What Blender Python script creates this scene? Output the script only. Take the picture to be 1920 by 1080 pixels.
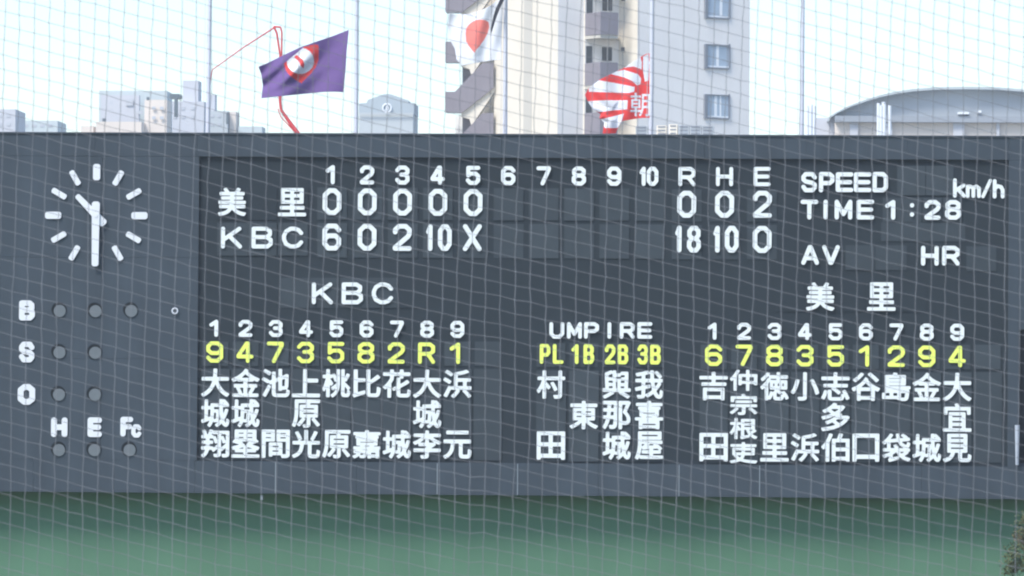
import bpy, bmesh, math, random
from mathutils import Vector, Matrix, Euler
from mathutils.geometry import tessellate_polygon, delaunay_2d_cdt
random.seed(7)
SC = bpy.context.scene
for o in list(bpy.data.objects): bpy.data.objects.remove(o)
COL = SC.collection

# ------------------------------------------------------------------ camera
FPX = 10625.0                       # focal length in 1920-wide pixels (telephoto from behind the backstop)
CAM = Vector((7.2, -125.0, 6.0)); AIM = Vector((0.0, 0.0, 9.3)); ROLL = math.radians(0.40)
cam = bpy.data.cameras.new('camera'); cam_ob = bpy.data.objects.new('camera', cam); COL.objects.link(cam_ob)
_f = (AIM-CAM).normalized(); _r = _f.cross(Vector((0,0,1))).normalized(); _u = _r.cross(_f)
_r2 = _r*math.cos(ROLL) + _u*math.sin(ROLL); _u2 = _u*math.cos(ROLL) - _r*math.sin(ROLL)
_m = Matrix((_r2, _u2, -_f)).transposed().to_4x4(); _m.translation = CAM
cam_ob.matrix_world = _m
cam.sensor_width = 36.0; cam.lens = FPX/1920*36; cam.clip_start = 0.5; cam.clip_end = 6000
cam.dof.use_dof = True; cam.dof.focus_distance = 125.0; cam.dof.aperture_fstop = 36
SC.camera = cam_ob
# ------------------------------------------------------------------ light
SUN_EL, SUN_AZ = math.radians(50), math.radians(-145)   # azimuth measured from +Y towards +X: hazy sun high on the left, behind the camera
w = bpy.data.worlds.new('World'); SC.world = w; w.use_nodes = True
nt = w.node_tree; bg = nt.nodes['Background']
sky = nt.nodes.new('ShaderNodeTexSky'); sky.sky_type = 'NISHITA'; sky.sun_disc = False
sky.sun_elevation = SUN_EL; sky.sun_rotation = SUN_AZ
sky.air_density = 1.0; sky.dust_density = 0.8; sky.ozone_density = 2.0; sky.altitude = 10
bg.inputs['Strength'].default_value = 0.094
HAZE = 0.00042
nt.links.new(sky.outputs[0], bg.inputs['Color'])
sun = bpy.data.lights.new('sun', 'SUN'); sun.energy = 1.6; sun.angle = math.radians(22); sun.color = (1.0, 0.95, 0.86)
sun_ob = bpy.data.objects.new('sun', sun); COL.objects.link(sun_ob)
_s = Vector((math.sin(SUN_AZ)*math.cos(SUN_EL), math.cos(SUN_AZ)*math.cos(SUN_EL), math.sin(SUN_EL)))
sun_ob.rotation_euler = _s.to_track_quat('Z', 'Y').to_euler(); sun_ob.location = (-60, -60, 80)
SC.view_settings.view_transform = 'Standard'; SC.view_settings.look = 'None'
SC.view_settings.exposure = 1.4; SC.view_settings.gamma = 1.0; SC.view_settings.use_curve_mapping = False

SC.cycles.filter_width = 2.1

# ------------------------------------------------------------------ helpers
def P(x, y, Y):
    """the point at depth Y that the camera sees at (x, y) of the 1920x1080 photograph: only used to take measurements"""
    d = _r2*((x-960)/FPX) + _u2*((540-y)/FPX) + _f
    t = (Y-CAM.y)/d.y
    return CAM + d*t
def proj(v):
    d = v-CAM; z = d.dot(_f)
    return 960+FPX*d.dot(_r2)/z, 540-FPX*d.dot(_u2)/z
def ppm(Y): return FPX/((Vector((0,Y,8))-CAM).dot(_f))     # photo pixels per metre at depth Y

def mat(name, col, rough=0.7, noise=0.0, scale=3.0, metal=0.0, streak=0.0, spec=0.4, trans=0.0, bump=0.0):
    m = bpy.data.materials.new(name); m.use_nodes = True; n = m.node_tree.nodes; l = m.node_tree.links
    b = n['Principled BSDF']; b.inputs['Roughness'].default_value = rough; b.inputs['Metallic'].default_value = metal
    b.inputs['Specular IOR Level'].default_value = spec
    b.inputs['Base Color'].default_value = (*col, 1)
    if noise or streak:
        tc = n.new('ShaderNodeTexCoord'); out = None
        def layer(sc3, amt, prev):
            mp = n.new('ShaderNodeMapping'); mp.inputs['Scale'].default_value = sc3
            tx = n.new('ShaderNodeTexNoise'); tx.inputs['Scale'].default_value = 1.0; tx.inputs['Detail'].default_value = 6
            tx.inputs['Roughness'].default_value = 0.6
            geo = n.new('ShaderNodeNewGeometry')
            l.new(geo.outputs['Position'], mp.inputs[0]); l.new(mp.outputs[0], tx.inputs[0])
            mr = n.new('ShaderNodeMapRange'); mr.inputs['From Min'].default_value = .25; mr.inputs['From Max'].default_value = .75
            mr.inputs['To Min'].default_value = 1-amt; mr.inputs['To Max'].default_value = 1+amt
            l.new(tx.outputs[0], mr.inputs[0])
            mx = n.new('ShaderNodeVectorMath'); mx.operation = 'SCALE'
            if prev is None: mx.inputs[0].default_value = col
            else: l.new(prev, mx.inputs[0])
            l.new(mr.outputs[0], mx.inputs['Scale']); return mx.outputs[0], tx
        tx = None
        if noise: out, tx = layer((scale,)*3, noise, out)
        if streak: out, _t = layer((scale*1.7, scale*1.7, scale*0.12), streak, out)
        l.new(out, b.inputs['Base Color'])
        if bump and tx:
            bp = n.new('ShaderNodeBump'); bp.inputs['Strength'].default_value = bump; bp.inputs['Distance'].default_value = 0.02
            l.new(tx.outputs[0], bp.inputs['Height']); l.new(bp.outputs[0], b.inputs['Normal'])
    return m

def tag(o, label=None, cat=None, group=None, kind=None):
    if label: o['label'] = label
    if cat: o['category'] = cat
    if group: o['group'] = group
    if kind: o['kind'] = kind
    return o
def empty(name, loc, label, cat, group=None):
    o = bpy.data.objects.new(name, None); o.location = loc; COL.objects.link(o); o.empty_display_size = .3
    return tag(o, label, cat, group)
def world_loc(o):
    v = Vector(o.location)
    while o.parent: o = o.parent; v += Vector(o.location)
    return v
def link(name, me, m=None, parent=None, loc=(0,0,0), local=False):
    """loc is a world position unless local; no parent is ever rotated"""
    o = bpy.data.objects.new(name, me); COL.objects.link(o)
    if m is not None and not me.materials:
        for k in (m if isinstance(m, (list, tuple)) else [m]): me.materials.append(k)
    loc = Vector(loc)
    if parent:
        o.parent = parent
        if not local: loc = loc - world_loc(parent)
    o.location = loc
    return o
class MB:
    """collects shapes in world coordinates, links them as one mesh whose origin is its own base"""
    def __init__(s): s.v = []; s.f = []; s.mi = []
    def quadmesh(s, vs, fs, mi=0):
        n = len(s.v); s.v += [tuple(v) for v in vs]; s.f += [tuple(i+n for i in f) for f in fs]; s.mi += [mi]*len(fs)
    def box(s, x0, x1, y0, y1, z0, z1, mi=0):
        vs = [(x,y,z) for x in (x0,x1) for y in (y0,y1) for z in (z0,z1)]
        s.quadmesh(vs, [(0,1,3,2),(4,6,7,5),(0,4,5,1),(2,3,7,6),(0,2,6,4),(1,5,7,3)], mi); return s
    def prism(s, pts, off, mi=0):
        """polygon of 3D points swept along vector off"""
        n = len(pts); off = Vector(off); a = [Vector(p) for p in pts]; b = [p+off for p in a]
        tri = tessellate_polygon([a])
        fs = [tuple(t) for t in tri] + [tuple(n+i for i in reversed(t)) for t in tri] + [(i,(i+1)%n,n+(i+1)%n,n+i) for i in range(n)]
        s.quadmesh(a+b, fs, mi); return s
    def tube(s, pts, rad, seg=8, mi=0, caps=True):
        pts = [Vector(p) for p in pts]; n = len(pts); rr = rad if isinstance(rad, (list,tuple)) else [rad]*n
        vs = []; fs = []
        for i, p in enumerate(pts):
            t = (pts[min(i+1,n-1)]-pts[max(i-1,0)]).normalized()
            a = t.cross(Vector((0,1,0)));  a = a.normalized() if a.length > .05 else t.cross(Vector((1,0,0))).normalized()
            b = t.cross(a)
            for k in range(seg):
                q = 2*math.pi*k/seg; vs.append(p + a*math.cos(q)*rr[i] + b*math.sin(q)*rr[i])
        for i in range(n-1):
            for k in range(seg):
                fs.append((i*seg+k, i*seg+(k+1)%seg, (i+1)*seg+(k+1)%seg, (i+1)*seg+k))
        if caps: fs.append(tuple(range(seg-1,-1,-1))); fs.append(tuple((n-1)*seg+k for k in range(seg)))
        s.quadmesh(vs, fs, mi); return s
    def disc(s, c, r, y0, y1, seg=24, mi=0):
        pts = [Vector((c[0]+r*math.cos(2*math.pi*k/seg), y0, c[2]+r*math.sin(2*math.pi*k/seg))) for k in range(seg)]
        return s.prism(pts, (0, y1-y0, 0), mi)
    def build(s, name, m, parent=None, origin=None, smooth=False, bevel=0):
        if origin is None:
            xs = [v[0] for v in s.v]; ys = [v[1] for v in s.v]; zs = [v[2] for v in s.v]
            origin = ((min(xs)+max(xs))/2, (min(ys)+max(ys))/2, min(zs))
        me = bpy.data.meshes.new(name); ox, oy, oz = origin
        me.from_pydata([(x-ox, y-oy, z-oz) for x, y, z in s.v], [], s.f)
        bm = bmesh.new(); bm.from_mesh(me); bmesh.ops.recalc_face_normals(bm, faces=bm.faces); bm.to_mesh(me); bm.free()
        for k in (m if isinstance(m, (list,tuple)) else [m]): me.materials.append(k)
        if isinstance(m, (list,tuple)): me.polygons.foreach_set('material_index', s.mi)
        if smooth: me.polygons.foreach_set('use_smooth', [True]*len(me.polygons))
        return link(name, me, None, parent, origin)
# outlines of the lettering: style letter code * 100000 + character code -> closed loops x,y,x,y... in tenths of a photo pixel
GLYPHS = {
9700049: [[8,-178,-11,-165,-18,-145,-19,68,-60,40,-80,36,-92,39,-105,48,-113,60,-116,75,-111,92,-100,105,0,175,20,180,32,178,45,170,53,160,57,148,57,-142,53,-160,42,-172,25,-180]],
9700050: [[-110,-178,-125,-168,-134,-152,-135,-125,-129,-108,-120,-98,48,36,59,55,59,78,32,104,-32,104,-59,80,-61,58,-70,41,-85,32,-105,31,-123,40,-133,58,-135,98,-131,112,-122,125,-72,170,-58,178,48,180,62,176,122,125,130,115,135,98,134,38,105,-15,-4,-102,98,-104,112,-107,124,-115,132,-128,135,-142,132,-158,120,-172,100,-180,-98,-180]],
9700051: [[-62,-178,-78,-169,-128,-112,-135,-95,-132,-75,-125,-65,-115,-57,-102,-53,-90,-54,-72,-62,-32,-104,35,-104,59,-80,58,-50,38,-29,-22,-29,-38,-25,-53,-10,-56,0,-57,12,-49,32,-32,44,39,48,59,68,59,80,35,104,-32,104,-75,60,-88,54,-102,53,-118,59,-129,70,-135,85,-133,102,-126,115,-79,168,-65,177,-50,180,62,178,76,170,125,122,134,105,133,40,127,28,107,8,128,-15,134,-30,135,-98,133,-110,125,-122,78,-169,62,-178,50,-180]],
9700052: [[30,-178,15,-168,7,-155,4,-110,-98,-109,-110,-107,-122,-99,-131,-88,-135,-75,-135,-55,-130,-38,-7,165,2,174,12,178,45,180,58,177,68,170,76,160,80,148,81,-32,105,-34,120,-41,131,-55,135,-72,130,-90,118,-102,105,-108,81,-110,80,-150,70,-168,52,-179],[-38,-32,4,-32,5,30,2,34]],
9700053: [[-62,-178,-78,-169,-130,-110,-134,-100,-135,-88,-127,-68,-110,-55,-88,-54,-72,-62,-32,-104,35,-104,59,-80,59,-28,32,-4,-28,-4,-70,-33,-85,-38,-102,-36,-118,-25,-125,-13,-127,0,-127,142,-123,160,-110,174,-92,180,98,180,115,175,129,162,135,142,131,125,117,110,98,104,-50,104,-51,72,-50,71,50,72,62,70,76,62,124,15,132,2,135,-10,135,-98,131,-112,125,-122,78,-169,62,-178,50,-180]],
9700054: [[-60,-178,-75,-167,-126,-110,-134,-95,-135,85,-133,98,-126,110,-75,167,-60,178,-45,180,62,178,78,169,130,110,135,88,132,75,125,65,108,54,88,54,72,62,32,104,-28,104,-58,72,-59,55,52,55,65,52,75,46,125,-2,133,-15,135,-28,133,-102,126,-115,79,-168,65,-177,50,-180,-48,-180],[-31,-102,35,-103,59,-75,59,-45,35,-21,-35,-22,-59,-42,-59,-70]],
9700055: [[-32,-178,-45,-170,-53,-160,-57,-148,-56,-132,48,102,-108,105,-121,112,-131,125,-135,140,-132,156,-120,172,-100,180,98,180,111,178,125,168,134,152,135,118,132,105,14,-160,6,-170,-5,-177,-18,-180]],
9700056: [[-60,-178,-70,-172,-122,-125,-130,-115,-134,-105,-134,-28,-126,-12,-104,10,-121,25,-128,40,-128,113,-115,132,-63,172,-52,178,-40,180,52,178,63,172,117,130,128,112,128,40,121,25,104,10,126,-12,134,-28,133,-108,122,-125,70,-172,60,-178,45,-180,-48,-180],[-34,-102,32,-104,59,-80,59,-55,32,-30,-32,-30,-59,-55,-59,-80],[-29,48,28,47,52,66,53,82,28,104,-28,104,-53,82,-52,66]],
9700057: [[-62,-178,-78,-169,-130,-110,-135,-88,-132,-75,-125,-65,-108,-54,-88,-54,-72,-62,-32,-104,28,-104,58,-72,59,-55,-52,-55,-65,-52,-75,-46,-125,2,-133,15,-135,28,-133,102,-126,115,-79,168,-65,177,-50,180,48,180,60,178,75,167,126,110,134,95,135,-85,133,-98,126,-110,75,-167,60,-178,45,-180],[-37,22,32,21,59,42,59,70,30,103,-32,104,-59,75,-59,45]],
9700124: [[-2,-178,-20,-166,-28,-148,-28,35,-30,38,-48,40,-60,48,-68,60,-71,75,-67,92,-21,165,-8,176,10,180,22,177,34,170,41,160,45,148,46,-145,41,-160,30,-173,15,-179]],
9700064: [[-25,-180,-40,-177,-52,-169,-102,-108,-108,-98,-110,-85,-109,92,-102,108,-54,168,-45,175,-28,180,32,179,45,175,54,168,102,108,109,95,109,-92,102,-108,48,-173,30,-180],[-9,-105,9,-105,36,-72,36,72,8,106,-9,105,-36,72,-36,-72]],
9700082: [[-135,-178,-145,-173,-153,-165,-160,-145,-160,145,-157,158,-150,169,-138,177,-125,180,70,180,83,175,149,130,156,120,160,108,158,18,148,2,90,-38,157,-130,159,-150,150,-169,140,-176,128,-180,115,-179,102,-172,32,-82,-2,-48,-88,-48,-90,-156,-97,-168,-108,-176,-120,-180],[-88,25,52,24,87,48,88,85,52,108,-88,108]],
9700072: [[-135,-178,-145,-173,-153,-165,-160,-145,-160,145,-158,155,-152,166,-138,177,-120,180,-102,173,-92,160,-88,145,-88,37,85,36,88,38,88,145,91,158,100,171,115,179,130,179,146,172,156,160,160,145,160,-145,158,-155,152,-166,138,-177,120,-180,102,-173,92,-160,88,-145,88,-37,-85,-36,-88,-38,-90,-155,-97,-168,-108,-176,-120,-180]],
9700069: [[-122,-180,-135,-178,-148,-171,-156,-160,-160,-148,-160,145,-158,155,-152,166,-140,176,-125,180,125,180,135,178,146,172,157,158,159,138,150,119,132,109,-88,108,-88,37,110,36,122,31,132,22,138,12,140,0,138,-12,132,-22,122,-31,110,-36,-88,-37,-88,-108,132,-109,148,-118,158,-132,159,-150,152,-166,140,-176,125,-180]],
9800048: [[-48,-252,-63,-250,-78,-241,-165,-156,-175,-140,-178,-125,-176,135,-165,156,-79,240,-68,248,-50,252,58,251,79,240,166,155,176,138,178,125,176,-135,165,-156,68,-248,50,-252],[-32,-162,-28,-165,30,-164,90,-105,90,105,30,164,-30,164,-90,105,-90,-105]],
9800049: [[12,-250,-8,-236,-14,-225,-17,-212,-17,120,-82,72,-102,65,-122,67,-138,77,-148,92,-151,110,-146,128,-135,142,2,245,15,251,28,252,42,250,57,240,66,228,71,212,71,-210,65,-230,51,-245,32,-252]],
9800050: [[-132,-252,-145,-251,-158,-245,-173,-228,-177,-212,-177,-188,-171,-165,-162,-155,72,45,89,78,89,122,45,165,-45,165,-89,122,-91,90,-100,72,-118,59,-140,57,-152,60,-162,67,-176,88,-177,142,-174,160,-165,173,-95,240,-78,250,-65,252,65,252,82,248,95,240,162,175,174,160,177,142,176,55,145,-5,138,-15,-36,-162,-32,-165,145,-166,162,-175,173,-190,177,-208,174,-225,160,-244,138,-252]],
9800054: [[-62,-252,-80,-250,-95,-240,-168,-152,-176,-138,-178,-125,-176,138,-168,152,-98,237,-82,248,-65,252,70,252,82,251,102,238,172,155,177,142,177,128,173,115,165,103,152,94,140,90,125,90,112,95,102,102,48,165,-42,165,-89,110,-90,65,-88,62,-65,69,70,69,85,66,96,60,166,-12,174,-25,177,-40,176,-145,167,-162,102,-238,88,-249,70,-252],[-45,-162,-42,-165,48,-165,89,-118,89,-60,52,-20,-48,-19,-88,-52,-89,-110]],
9800088: [[-148,-250,-162,-242,-173,-228,-177,-210,-174,-192,-52,0,-172,188,-177,210,-170,232,-158,245,-140,252,-122,251,-105,242,-97,232,0,82,102,240,115,248,130,252,145,251,158,245,169,235,176,220,177,205,173,190,52,0,172,-188,177,-210,170,-232,158,-245,140,-252,122,-251,105,-242,97,-232,0,-82,-100,-238,-110,-246,-122,-251,-135,-252]],
9800124: [[-8,-248,-18,-242,-28,-233,-33,-222,-36,-210,-36,65,-52,72,-62,82,-69,95,-71,110,-31,228,-15,244,8,250,22,247,37,238,46,225,50,210,50,-208,45,-228,31,-242,12,-250]],
9800064: [[-45,-248,-58,-241,-66,-232,-123,-148,-129,-132,-130,130,-123,148,-66,232,-56,242,-35,250,38,250,52,244,65,234,123,148,129,135,130,-130,122,-148,66,-232,55,-243,32,-250,-32,-250],[-9,-162,9,-162,44,-110,44,110,8,164,-9,162,-44,110,-44,-110]],
9800038: [[-40,-250,-60,-246,-74,-235,-123,-165,-129,-150,-129,-45,-124,-32,-92,15,-118,48,-124,62,-124,158,-116,175,-69,235,-58,245,-40,250,45,249,58,245,69,235,118,173,124,158,124,62,118,48,92,15,124,-32,129,-45,130,-148,123,-165,76,-232,65,-243,45,-250],[-21,-165,20,-166,46,-128,46,-68,20,-30,-20,-30,-46,-68,-46,-128],[-16,55,16,55,40,85,41,135,15,166,-17,165,-41,135,-40,85]],
9900075: [[-175,-203,-192,-190,-198,-180,-200,-168,-200,168,-198,180,-190,192,-175,203,-155,204,-139,198,-127,182,-124,168,-122,27,127,200,138,204,150,205,170,196,180,182,184,168,181,152,173,140,15,30,192,-144,199,-158,200,-170,197,-182,190,-192,180,-200,165,-205,152,-204,139,-198,-50,-15,-124,-68,-124,-168,-126,-180,-134,-192,-145,-201,-160,-205]],
9900066: [[-175,-203,-192,-190,-198,-180,-200,-168,-200,168,-198,181,-190,193,-178,202,-162,205,82,205,98,199,172,151,180,140,184,128,183,50,175,32,151,12,188,-12,199,-30,200,-120,197,-132,190,-143,120,-198,102,-205,-162,-205],[-124,-128,85,-128,124,-98,124,-62,72,-28,-122,-28],[-124,50,-120,48,70,48,107,75,108,102,65,129,-122,129]],
9900067: [[-50,-203,-142,-150,-157,-135,-199,-42,-200,35,-196,50,-151,142,-52,202,-40,205,45,205,125,179,138,170,195,105,200,92,199,80,195,68,186,58,168,49,145,53,135,60,88,111,32,129,-28,129,-94,90,-124,25,-124,-25,-94,-90,-28,-129,32,-129,88,-111,138,-58,158,-49,178,-52,192,-64,200,-82,197,-102,138,-170,125,-179,45,-205]],
10000049: [[8,-158,-8,-148,-16,-130,-17,60,-60,34,-80,30,-92,34,-103,42,-110,55,-111,68,-106,82,-95,94,2,156,20,160,32,157,42,151,50,141,54,130,54,-128,49,-142,38,-155,22,-160]],
10000050: [[-108,-158,-122,-148,-129,-132,-130,-108,-124,-92,-115,-84,50,35,60,50,60,68,32,90,-32,90,-60,68,-61,50,-71,35,-85,26,-102,26,-119,35,-129,50,-130,88,-125,102,-118,112,-68,152,-55,159,48,160,62,156,118,112,125,102,130,88,129,30,100,-15,-2,-90,95,-90,108,-92,119,-100,128,-112,130,-128,125,-142,113,-155,98,-160,-95,-160]],
10000051: [[-60,-158,-72,-151,-124,-100,-130,-82,-125,-62,-110,-48,-90,-45,-72,-53,-35,-90,38,-89,59,-70,60,-48,38,-28,-20,-27,-35,-24,-50,-9,-54,12,-48,28,-35,39,-20,42,40,43,59,60,60,68,35,90,-35,90,-75,51,-88,46,-100,45,-115,51,-125,62,-130,78,-128,92,-120,104,-74,150,-60,158,50,160,62,157,119,110,129,92,129,35,122,22,106,8,124,-12,129,-25,130,-85,128,-98,118,-112,71,-152,60,-158]],
10000052: [[30,-158,17,-150,9,-138,5,-98,-95,-98,-108,-95,-119,-88,-127,-78,-130,-68,-130,-48,-124,-30,-4,148,12,158,42,160,52,158,63,152,72,142,76,132,78,-28,100,-28,115,-34,127,-48,130,-65,125,-81,113,-92,100,-97,78,-98,76,-132,65,-151,48,-160],[-38,-28,5,-28,7,-25,5,36]],
10000053: [[-60,-158,-74,-150,-125,-98,-129,-88,-130,-75,-120,-56,-105,-46,-88,-46,-72,-53,-35,-90,35,-90,59,-70,60,-28,35,-5,-28,-5,-70,-30,-82,-35,-98,-34,-112,-25,-120,-13,-122,0,-122,125,-118,142,-105,155,-90,160,95,160,112,155,125,142,130,125,125,108,112,95,95,90,-50,90,-52,88,-52,65,-50,63,-38,65,60,63,71,58,119,15,127,5,130,-8,130,-88,125,-102,72,-151,60,-158]],
10000054: [[-58,-158,-70,-150,-120,-100,-129,-85,-130,75,-128,88,-120,99,-70,150,-58,158,-45,160,50,160,62,157,74,150,125,98,129,88,130,75,125,62,118,53,100,45,80,48,35,90,-30,90,-60,60,-60,48,-48,50,50,50,70,43,119,0,128,-12,130,-25,130,-80,128,-92,120,-104,74,-150,60,-158,-45,-160],[-30,-90,35,-90,60,-65,59,-40,35,-20,-35,-20,-59,-38,-60,-60]],
10000055: [[-30,-158,-42,-151,-50,-141,-54,-128,-53,-115,48,90,-105,91,-118,98,-127,110,-130,125,-127,140,-115,154,-98,160,95,160,110,157,122,147,129,132,130,102,127,90,10,-145,2,-153,-8,-158,-18,-160]],
10000056: [[-58,-158,-119,-110,-129,-92,-129,-22,-120,-8,-101,8,-116,20,-123,35,-124,90,-122,102,-111,118,-50,159,40,160,52,158,111,118,123,100,123,35,116,20,101,8,122,-10,129,-25,130,-85,128,-98,118,-112,58,-158,45,-160,-45,-160],[-32,-90,32,-90,60,-68,60,-50,33,-28,-33,-28,-58,-48,-60,-60,-58,-70],[-32,45,-28,42,28,42,53,60,54,70,28,90,-28,90,-54,70,-53,60]],
10000057: [[-60,-158,-74,-150,-125,-98,-129,-88,-130,-75,-127,-65,-119,-55,-105,-46,-88,-46,-72,-53,-35,-90,30,-90,60,-60,60,-48,48,-50,-50,-50,-70,-43,-119,0,-128,12,-130,25,-130,80,-128,92,-120,104,-74,150,-60,158,45,160,58,158,70,150,120,100,129,85,130,-75,128,-88,120,-99,70,-150,58,-158,45,-160],[-35,20,35,20,59,38,60,60,30,90,-35,90,-60,65,-59,40]],
10100049: [[12,-198,-4,-185,-11,-168,-12,98,-82,53,-98,49,-112,52,-125,60,-133,72,-135,88,-131,102,-120,115,7,195,25,200,38,198,50,190,57,180,61,168,61,-165,56,-182,45,-194,30,-200]],
10100050: [[-135,-198,-150,-189,-159,-172,-160,-142,-152,-126,71,38,88,62,88,92,47,128,-45,128,-87,95,-89,70,-99,52,-112,45,-130,43,-148,51,-158,68,-160,112,-156,128,-146,140,-81,192,-70,198,60,200,78,195,148,139,156,128,160,112,160,52,158,40,122,-14,-34,-128,132,-129,148,-137,157,-150,160,-165,156,-180,145,-193,128,-200]],
10100051: [[-78,-198,-89,-190,-154,-125,-160,-108,-155,-88,-140,-73,-130,-69,-118,-70,-101,-78,-50,-128,52,-127,88,-95,88,-58,55,-26,-25,-26,-40,-23,-50,-16,-56,-8,-60,2,-60,15,-52,33,-35,44,55,46,88,75,88,95,50,128,-48,128,-102,76,-115,70,-128,69,-142,74,-154,85,-160,100,-158,118,-150,130,-90,189,-75,198,65,200,78,198,88,192,149,138,159,120,158,48,151,35,123,10,152,-20,159,-35,160,-112,157,-125,148,-139,88,-192,75,-198,-65,-200]],
10100052: [[42,-198,30,-190,20,-175,18,-118,-130,-117,-142,-113,-152,-105,-158,-95,-160,-82,-160,-60,-154,-45,1,185,12,196,28,200,58,200,70,197,82,187,90,172,91,-45,128,-46,140,-50,154,-62,160,-80,155,-100,142,-113,128,-118,92,-118,91,-120,90,-168,85,-182,78,-192,68,-198,55,-200],[-67,-45,19,-45,18,81]],
10100053: [[-78,-198,-89,-190,-155,-123,-159,-112,-160,-100,-150,-80,-140,-73,-130,-69,-108,-72,-50,-128,50,-128,88,-95,88,-30,50,3,-40,3,-102,-34,-120,-36,-138,-27,-147,-15,-150,-2,-150,165,-145,182,-132,195,-115,200,125,200,142,195,155,182,160,165,156,148,142,133,125,128,-78,128,-78,68,-78,65,-64,72,-52,75,65,75,78,73,88,67,149,12,158,-2,160,-112,155,-130,88,-192,75,-198,-65,-200]],
10100054: [[-72,-198,-84,-190,-150,-123,-159,-108,-160,98,-158,112,-150,123,-85,189,-72,198,-60,200,62,200,78,198,90,189,155,122,160,110,159,98,155,87,148,78,128,69,108,73,50,128,-42,128,-88,84,-88,45,-72,53,-60,56,65,56,85,49,148,-6,157,-18,160,-32,160,-105,158,-118,150,-130,89,-190,78,-198,62,-200,-60,-200],[-45,-128,50,-128,88,-90,88,-49,50,-16,-50,-18,-88,-45,-88,-82]],
10100055: [[-38,-198,-50,-190,-57,-180,-61,-168,-59,-152,78,128,-132,129,-145,135,-156,148,-160,162,-157,178,-145,193,-128,200,125,200,138,197,151,188,159,172,160,135,157,122,6,-182,-2,-192,-12,-198,-25,-200]],
10100056: [[-72,-198,-148,-139,-159,-120,-159,-32,-150,-18,-116,10,-142,31,-151,45,-153,118,-151,130,-138,147,-62,198,52,200,65,198,140,145,151,128,151,45,142,31,116,10,150,-18,159,-32,158,-122,148,-139,81,-192,70,-198,-60,-200],[-47,-128,48,-127,87,-95,88,-60,45,-26,-48,-27,-88,-60,-88,-92],[-43,48,40,46,80,74,80,100,40,128,-40,128,-81,98,-80,74]],
10100057: [[-78,-198,-90,-189,-155,-122,-160,-110,-159,-98,-155,-87,-148,-78,-128,-69,-108,-73,-50,-128,42,-128,88,-84,88,-45,72,-53,60,-56,-65,-56,-85,-49,-148,6,-157,18,-160,32,-160,105,-158,118,-150,130,-89,190,-78,198,-62,200,60,200,72,198,84,190,150,123,159,108,160,-98,158,-112,150,-123,85,-189,72,-198,60,-200,-62,-200],[-52,18,48,16,88,45,88,84,45,127,-50,128,-88,88,-88,50]],
10100082: [[-135,-198,-145,-193,-153,-185,-160,-165,-160,165,-155,182,-142,195,-125,200,65,200,82,195,148,145,155,136,159,125,160,32,157,18,148,6,87,-42,156,-148,160,-165,155,-182,145,-193,130,-199,115,-199,100,-191,31,-88,-3,-50,-85,-49,-88,-50,-90,-175,-97,-188,-108,-196,-120,-200],[-88,25,-85,23,52,23,87,50,88,100,52,128,-88,128]],
10200085: [[-62,-153,-75,-145,-130,-87,-139,-70,-140,120,-135,138,-120,152,-102,155,-85,149,-72,132,-70,120,-69,-50,-35,-85,35,-85,70,-48,70,120,72,132,80,144,92,153,108,155,123,150,135,138,140,122,140,-62,135,-80,75,-145,62,-153,50,-155,-50,-155]],
10200077: [[-118,-153,-134,-140,-140,-122,-140,120,-138,132,-132,142,-120,152,-108,155,-92,153,-80,144,0,4,78,142,90,152,102,155,115,154,128,147,137,135,140,120,140,-120,138,-132,132,-142,118,-153,100,-155,85,-149,73,-135,70,-120,70,-15,28,-89,15,-99,0,-102,-15,-99,-28,-89,-70,-15,-70,-120,-72,-132,-80,-144,-90,-152,-102,-155]],
10200080: [[-118,-153,-134,-140,-140,-122,-140,122,-137,135,-130,144,-120,152,-108,155,60,155,72,150,128,112,137,100,140,88,140,15,137,5,130,-5,72,-44,62,-48,-70,-50,-70,-122,-73,-135,-81,-145,-92,-153,-105,-155],[-70,22,-68,21,45,21,69,38,70,68,42,85,-70,85]],
10200073: [[-12,-153,-29,-140,-35,-122,-35,122,-32,135,-22,147,-10,154,2,155,15,152,24,145,32,135,35,125,35,-122,30,-138,18,-150,2,-155]],
10200082: [[-118,-153,-134,-140,-140,-122,-140,122,-137,135,-130,144,-120,152,-108,155,60,155,72,150,128,112,136,102,140,90,138,12,128,-3,83,-32,138,-107,139,-128,130,-144,120,-152,108,-155,95,-154,83,-148,25,-72,-2,-46,-68,-45,-70,-45,-70,-122,-73,-135,-81,-145,-92,-153,-105,-155],[-70,28,-68,25,45,26,70,42,70,68,42,85,-70,85]],
10200069: [[-118,-153,-134,-140,-140,-122,-140,120,-138,132,-132,142,-120,152,-105,155,105,155,118,153,128,147,138,132,139,112,130,96,115,86,-70,85,-70,35,95,34,106,30,115,22,121,12,123,0,121,-12,115,-22,106,-30,95,-34,-70,-35,-70,-85,115,-86,129,-95,139,-110,139,-128,132,-142,120,-152,108,-155,-105,-155]],
10300080: [[-78,-183,-92,-172,-100,-152,-100,150,-98,162,-87,178,-70,185,45,183,61,172,98,120,100,25,98,12,60,-40,50,-48,35,-52,-31,-52,-34,-162,-42,-175,-52,-182,-65,-185],[-32,18,18,16,32,35,32,98,18,117,-30,117,-32,115]],
10300076: [[-78,-183,-92,-172,-100,-152,-100,152,-97,165,-90,175,-78,183,-65,185,-52,182,-42,176,-35,165,-32,155,-32,-115,-30,-117,75,-118,93,-130,98,-140,100,-152,92,-172,84,-180,72,-184,-65,-185]],
10300066: [[-78,-183,-92,-172,-100,-152,-100,150,-98,162,-87,178,-70,185,42,183,58,172,88,130,93,118,93,45,75,10,95,-19,99,-30,100,-105,98,-118,68,-170,52,-182,40,-185,-68,-185],[-32,-115,-30,-117,20,-117,31,-98,32,-48,18,-26,-30,-25,-32,-28],[-32,45,-30,43,12,43,16,45,25,60,25,100,15,116,-30,117,-32,115]],
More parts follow.
